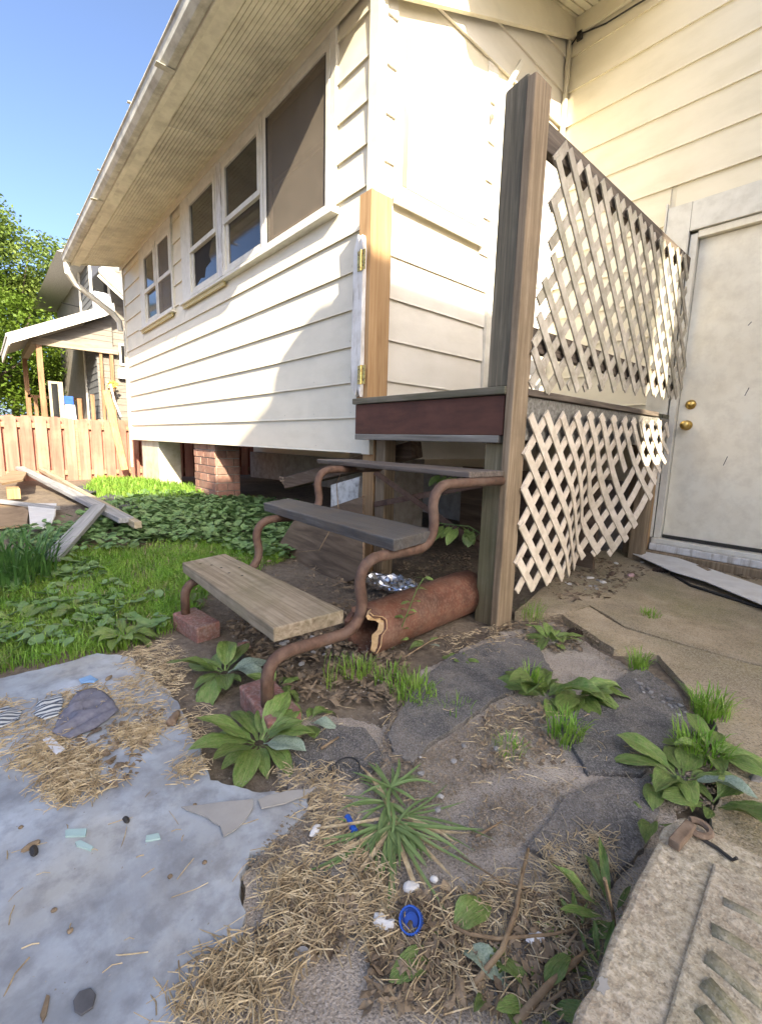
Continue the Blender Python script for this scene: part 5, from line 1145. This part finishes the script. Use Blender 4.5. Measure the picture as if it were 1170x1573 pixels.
# ------------------------------------------------------------------ lumber pile at left
def plank(a, b, w, t, m, label, za=.06, zb=.03, name='plank'):
    p, q = GG(*a), GG(*b); p.z += za; q.z += zb; L = (q - p).length; o = MB().box((0, -w / 2, -t / 2), (L, w / 2, t / 2)).build(name, m, bevel=.004)
    d = (q - p).normalized(); sd = d.cross(Vector((0, 0, 1))).normalized(); u = sd.cross(d)
    o.matrix_world = Matrix(((d.x, -sd.x, u.x, p.x), (d.y, -sd.y, u.y, p.y), (d.z, -sd.z, u.z, p.z), (0, 0, 0, 1))); return tag(o, label, 'plank', 'loose planks in the yard')
plank((22, 733), (196, 826), .10, .04, m_lumber_g, 'wide grey plank sloping across the debris pile', .20, .13)
plank((58, 734), (214, 832), .05, .05, m_lumber_t, 'narrow tan plank lying just right of the wide grey plank', .17, .12)
plank((156, 806), (80, 872), .09, .035, m_lumber_g, 'short grey plank crossing toward the lily clump', .15, .05)
plank((-60, 690), (45, 738), .09, .03, m_lumber_t, 'tan plank at the top of the pile by the left edge', .3, .2)
plank((165, 800), (250, 822), .025, .02, m_lumber_t, 'thin pale strip beyond the end of the tan plank', .04, .03)
plank((-40, 775), (90, 790), .05, .03, m_lumber_g, 'grey strip under the wide plank beside the white board', .06, .05)
def gflat(px, dz, th, m, name, label, cat, jit=.02):
    p = [GG(a, b) + Vector((0, 0, dz + U(-jit, jit))) for a, b in px]; return tag(MB().prism(p, (0, 0, -th)).build(name, m), label, cat)
gflat([(44, 781), (88, 782), (86, 800), (78, 822), (48, 820)], .05, .015, m_panel, 'white_board', 'square of weathered white board in the debris pile', 'board', .008)
gflat([(-30, 770), (20, 775), (45, 790), (42, 812), (-30, 815)], .03, .02, m_card, 'cardboard_sheet', 'brown cardboard sheet at the left of the debris pile', 'cardboard', .008)
gflat([(0, 760), (22, 735), (46, 738), (38, 762), (6, 768)], .16, .02, m_card, 'cardboard_flap', 'bent cardboard flap on top of the debris pile', 'cardboard', .03)
q = GG(22, 768); tag(MB().box((q.x - .12, q.y - .05, q.z + .02), (q.x + .12, q.y + .05, q.z + .12)).build('wood_block', m_newpost_z, bevel=.004), 'short tan wood block at the left of the pile', 'block')
def felt(px, label, amp=.05):
    P = [GG(a, b) for a, b in px]; k = len(P); cx = sum((p for p in P), Vector()) / k
    def fn(a, b):
        t = a * k; i = int(t) % k; e = P[i].lerp(P[(i + 1) % k], t - int(t)); p = cx.lerp(e, b); return (p.x, p.y, p.z + .03 + amp * abs(noise.noise(Vector((p.x * 4, p.y * 4, 0)))) * (1 - b * .5))
    tag(MB().grid(k * 6, 6, fn).build('torn_felt', m_tarp, solid=.004, recalc=False), label, 'roofing felt')
felt([(150, 772), (170, 762), (205, 775), (215, 786), (180, 790), (152, 782)], 'crumpled dark felt piece right of the planks')
felt([(50, 830), (110, 822), (130, 828), (112, 845), (60, 846)], 'dark felt piece under the crossing plank by the lilies')
felt([(95, 755), (130, 750), (150, 760), (120, 772)], 'grey torn felt between the planks and the fence')
gflat([(90, 880), (118, 868), (150, 885), (140, 905), (105, 912)], .012, .02, m_conc, 'flat_stone', 'flat pinkish stone in the grass behind the steps', 'stone', .004)
# ================================================================== fence
FXX = -8.4; FZ0, FZ1 = .06, 1.02
fence = thing('picket_fence', 'red brown dog eared picket fence with boards on both sides of its rails', 'fence', (FXX, 1.0, FZ0))
def picket(y, x, m=m_fence):
    w = .135; h = FZ1 + U(-.012, .012); a = U(-.004, .004)
    MB().prism([(x, y - w / 2 + a, FZ0 - .05), (x, y - w / 2, h - .035), (x, y - w / 2 + .03, h), (x, y + w / 2 - .03, h), (x, y + w / 2, h - .035), (x, y + w / 2 + a, FZ0 - .05)], (.018, 0, 0)).build('picket', m, fence)
y = -3.0
while y < 6.4:
    picket(y, FXX + .02); picket(y + .0875, FXX - .055); y += .175
for z in (FZ0 + .10, FZ1 - .16): B((FXX - .035, -3.1, z), (FXX + .018, 6.4, z + .07)).build('fence_rail', m_fencer, fence)
for yy in (-1.2, 1.1, 3.4, 5.7): B((FXX - .034, yy, FZ0), (FXX + .017, yy + .085, FZ1 - .02)).build('fence_post', m_fencer, fence)
a, b = FX(192, 722, FXX + .30), FX(163, 600, FXX + .05)
tag(MB().bar(a, b, .10, .03, up=(1, 0, 0)).build('leaning_board', m_newpost_z), 'brown board leaning against the fence beside the house corner', 'board')
# ================================================================== neighbour's house with porch
NX = -12.0
nh = thing('porch_house', 'weathered neighbouring house with shed roofed porch beyond the fence', 'house', (NX - 2, 3, 0))
WX = NX - .45
c0 = FX(141, 430, WX).y; wend = 9.0; z9 = 5.6
def lap(y0, y1, x, z0, z1, m, face='x'):
    k = 0
    while z0 + k * .15 < z1:
        za = z0 + k * .15
        if face == 'x': MB().prism([(x + .016, y0, za), (x + .002, y0, za + .152), (x - .01, y0, za + .152), (x - .01, y0, za)], (0, y1 - y0, 0)).build('siding_board', m, nh)
        else: MB().prism([(y0, x - .016, za), (y0, x - .002, za + .152), (y0, x + .01, za + .152), (y0, x + .01, za)], (y1 - y0, 0, 0)).build('siding_board', m, nh)
        k += 1
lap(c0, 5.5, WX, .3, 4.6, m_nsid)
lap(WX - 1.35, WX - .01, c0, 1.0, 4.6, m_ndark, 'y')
B((WX - 6, c0 + .02, 0), (WX - .012, wend, 4.7)).build('wall', m_nsid, nh)
e0, e1 = FX(118, 418, WX), FX(118, 486, WX)
B((WX - 1.42, c0 - .05, 1.0), (WX - 1.33, c0 - .02, 4.7)).build('corner_trim', m_white, nh)
MB().prism([(WX - 6.3, c0 - .6, 4.68), (WX - 6.3, c0 + 3.4, 6.9), (WX - 6.3, wend + .4, 4.68)], (6.2, 0, 0)).build('roof', m_shingle, nh)
# lower side roof with white edge board
r0, r1 = FX(152, 417, NX + .1), FX(199, 461, NX + .1)
dr = Vector((-1.9, 0.9, 1.1))
MB().prism([r0, r1, r1 + dr, r0 + dr], (0, 0, .06)).build('side_roof', m_shingle, nh)
MB().bar(r0 + Vector((.03, 0, -.06)), r1 + Vector((.03, 0, -.06)), .03, .13).build('eave_board', m_gutter, nh)
MB().tube([r0 + Vector((.07, 0, -.02)), r1 + Vector((.07, 0, -.02))], .035, 6).build('eave_gutter', m_gutter, nh)
ac = FX(156, 463, WX + .1); acb = B((WX + .01, ac.y - .16, ac.z - .2), (WX + .28, ac.y + .16, ac.z + .15)).build('air_conditioner', m_cooler, nh)
for i in range(5): B((WX + .2805, ac.y - .13, ac.z - .15 + i * .055), (WX + .288, ac.y + .13, ac.z - .13 + i * .055)).build('vent_slat', m_white, acb)
wn = B((WX + .017, ac.y - .2, ac.z + .152), (WX + .04, ac.y + .2, ac.z + .9)).build('window', m_white, nh); B((WX + .041, ac.y - .15, ac.z + .2), (WX + .045, ac.y + .15, ac.z + .85)).build('pane', m_glass, wn)
mt = FX(191, 574, WX + .1); B((WX + .018, mt.y - .12, mt.z - .12), (WX + .16, mt.y + .12, mt.z + .1)).build('meter_box', m_cooler, nh)
mw = FX(191, 545, WX + .04); w2 = B((WX + .017, mw.y - .1, mw.z - .25), (WX + .05, mw.y + .12, mw.z + .25)).build('window', m_white, nh); B((WX + .051, mw.y - .06, mw.z - .2), (WX + .055, mw.y + .08, mw.z + .2)).build('pane', m_glass, w2)
# porch roof
f0, f1 = FX(15, 521, NX), FX(163, 479, NX); s0, s1 = FX(163, 479, NX), FX(176, 473, NX)
dn = Vector((0, 0, -.085))
MB().prism([f0 + Vector((.02, 0, .08)), f1 + Vector((.02, 0, .08)), f1 + dn + Vector((.02, 0, 0)), f0 + dn + Vector((.02, 0, 0))], (-.04, 0, 0)).build('fascia_board', m_white, nh)
MB().prism([f1 + Vector((.02, .003, .08)), s1 + Vector((.02, 0, .08)), s1 + dn + Vector((.02, 0, 0)), f1 + dn + Vector((.02, .003, 0))], (-.04, 0, 0)).build('fascia_board', m_stone, nh)
MB().prism([f0 + Vector((-.02, -.05, .05)), s1 + Vector((-.02, 0, .05)), s1 + Vector((-.02, 0, .11)), f0 + Vector((-.02, -.05, .11))], (-3.2, 0, 0)).build('porch_roof', m_shingle, nh)
B((NX - 3.2, f0.y - .03, f0.z - .12), (NX + .018, f0.y - .002, f0.z + .07)).build('fascia_board', m_white, nh)
# gable triangle boards
bz = FX(110, 527, NX - .35).z; by0 = FX(52, 520, NX - .35).y; by1 = FX(173, 530, NX - .35).y
slope = (f1.z - f0.z) / (f1.y - f0.y); k = 0; X3 = NX - .33
while True:
    za = bz + .02 + k * .12; zb = za + .118; ya = by0 + max(0, (za - (f0.z + (by0 - f0.y) * slope) + .10) / slope)
    yb_ = by0 + max(0, (zb - (f0.z + (by0 - f0.y) * slope) + .10) / slope)
    if ya > by1 - .1 or k > 12: break
    MB().prism([(X3 + .012, ya, za), (X3, min(yb_, by1 - .02), zb), (X3, by1, zb), (X3 + .012, by1, za)], (-.02, 0, 0)).build('gable_board', m_nsid, nh); k += 1
B((NX - .38, by0 - .05, bz - .13), (NX - .28, by1 + .1, bz + .015)).build('porch_beam', m_beam, nh)
B((NX - 3.2, by0 - .05, bz - .13), (NX - .39, by0 + .07, bz + .015)).build('porch_beam', m_beam, nh)
fl_ = .95
B((NX - 3.2, by0 - .1, fl_ - .12), (NX - .2, by1 + .3, fl_)).build('porch_floor', m_beam, nh)
for px, w_ in ((62, .10), (156, .055), (172, .07)):
    p = FX(px, 560, NX - .33); B((NX - .38, p.y - w_ / 2, .0), (NX - .38 + w_, p.y + w_ / 2, bz - .131)).build('porch_post', m_porchwood, nh)
p = FX(52, 560, NX - .33); B((NX - 3.0, p.y - .02, 0), (NX - 2.9, p.y + .08, bz - .131)).build('porch_post', m_porchwood, nh)
B((NX - 2.98, by0 - .02, fl_ + .72), (NX - 2.9, by1, fl_ + .79)).build('porch_rail', m_porchwood, nh)
i = 0; yy = by0 + .1
while yy < by1: B((NX - 2.95, yy, fl_), (NX - 2.92, yy + .08, fl_ + .72)).build('baluster', m_porchwood, nh); yy += .2
for px, q0, q1 in ((122, 612, 640), (142, 606, 640)):
    p = FX(px, q0, NX - .3); B((NX - .33, p.y - .04, fl_), (NX - .30, p.y + .04, p.z)).build('baluster', m_porchwood, nh)
# things on the porch
p = FX(86, 640, NX - .2); mr = thing('framed_mirror', 'wooden framed mirror standing on the porch beside its post', 'mirror', (NX - .2, p.y, fl_))
z0, z1 = fl_, FX(86, 586, NX - .2).z; y0, y1 = FX(76, 610, NX - .2).y, FX(98, 610, NX - .2).y
for a, b in (((NX - .22, y0, z0), (NX - .18, y0 + .05, z1)), ((NX - .22, y1 - .09, z0), (NX - .18, y1, z1)), ((NX - .219, y0 + .051, z1 - .05), (NX - .181, y1 - .091, z1)), ((NX - .219, y0 + .051, z0), (NX - .181, y1 - .091, z0 + .07))): B(a, b).build('frame', m_lumber_t, mr)
B((NX - .205, y0 + .051, z0 + .071), (NX - .2, y1 - .091, z1 - .051)).build('glass', m_glass, mr)
p = FX(109, 640, NX - .25); cl_ = thing('cooler', 'white cooler with blue lid on the porch floor', 'cooler', (NX - .3, p.y, fl_)); h = FX(109, 622, NX - .25).z; h2 = FX(109, 609, NX - .25).z
MB().hexa([(NX - .5, p.y - .11, fl_), (NX - .2, p.y - .11, fl_), (NX - .2, p.y + .11, fl_), (NX - .5, p.y + .11, fl_), (NX - .5, p.y - .09, h), (NX - .2, p.y - .09, h), (NX - .2, p.y + .09, h), (NX - .5, p.y + .09, h)]).build('body', m_cooler, cl_, bevel=.01)
B((NX - .52, p.y - .10, h + .002), (NX - .19, p.y + .07, h2)).build('lid', m_cap, cl_, bevel=.01)
p = FX(172, 592, NX - .1); fw = thing('flower_basket', 'orange and yellow flower basket hanging by the porch post', 'flowers', tuple(p))
for i in range(34):
    q = p + Vector((U(-.08, .08), U(-.10, .10), U(-.09, .09))); r = U(.02, .036); MB().add([q + Vector((.01, r * math.cos(k * 1.047), r * math.sin(k * 1.047))) for k in range(6)] + [q], [(k, (k + 1) % 6, 6) for k in range(6)]).build('flower', m_flower if i % 3 else m_yellow, fw)
MB().lathe(p + Vector((-.03, 0, -.14)), (0, 0, 1), [(.05, 0), (.09, .1)], 10).build('basket', m_woodbit, fw)
p = FX(152, 634, NX - .2); tag(B((NX - .35, p.y - .10, fl_), (NX - .15, p.y + .12, fl_ + .09)).build('red_box', m_pink, bevel=.01), 'low red box on the porch floor near the post', 'box')
p = FX(178, 625, NX + .1); tag(MB().tube([FX(170, 590, NX + .15), FX(176, 615, NX + .15), FX(186, 640, NX + .15)], .02, 6).build('white_hose', m_cooler), 'white hose hanging down beside the flower basket', 'hose')
MB().tube([FX(95, 465, -15), FX(140, 476, -13.5), FX(150, 480, NX - .3)], .012, 5).build('wire', m_wire, nh)
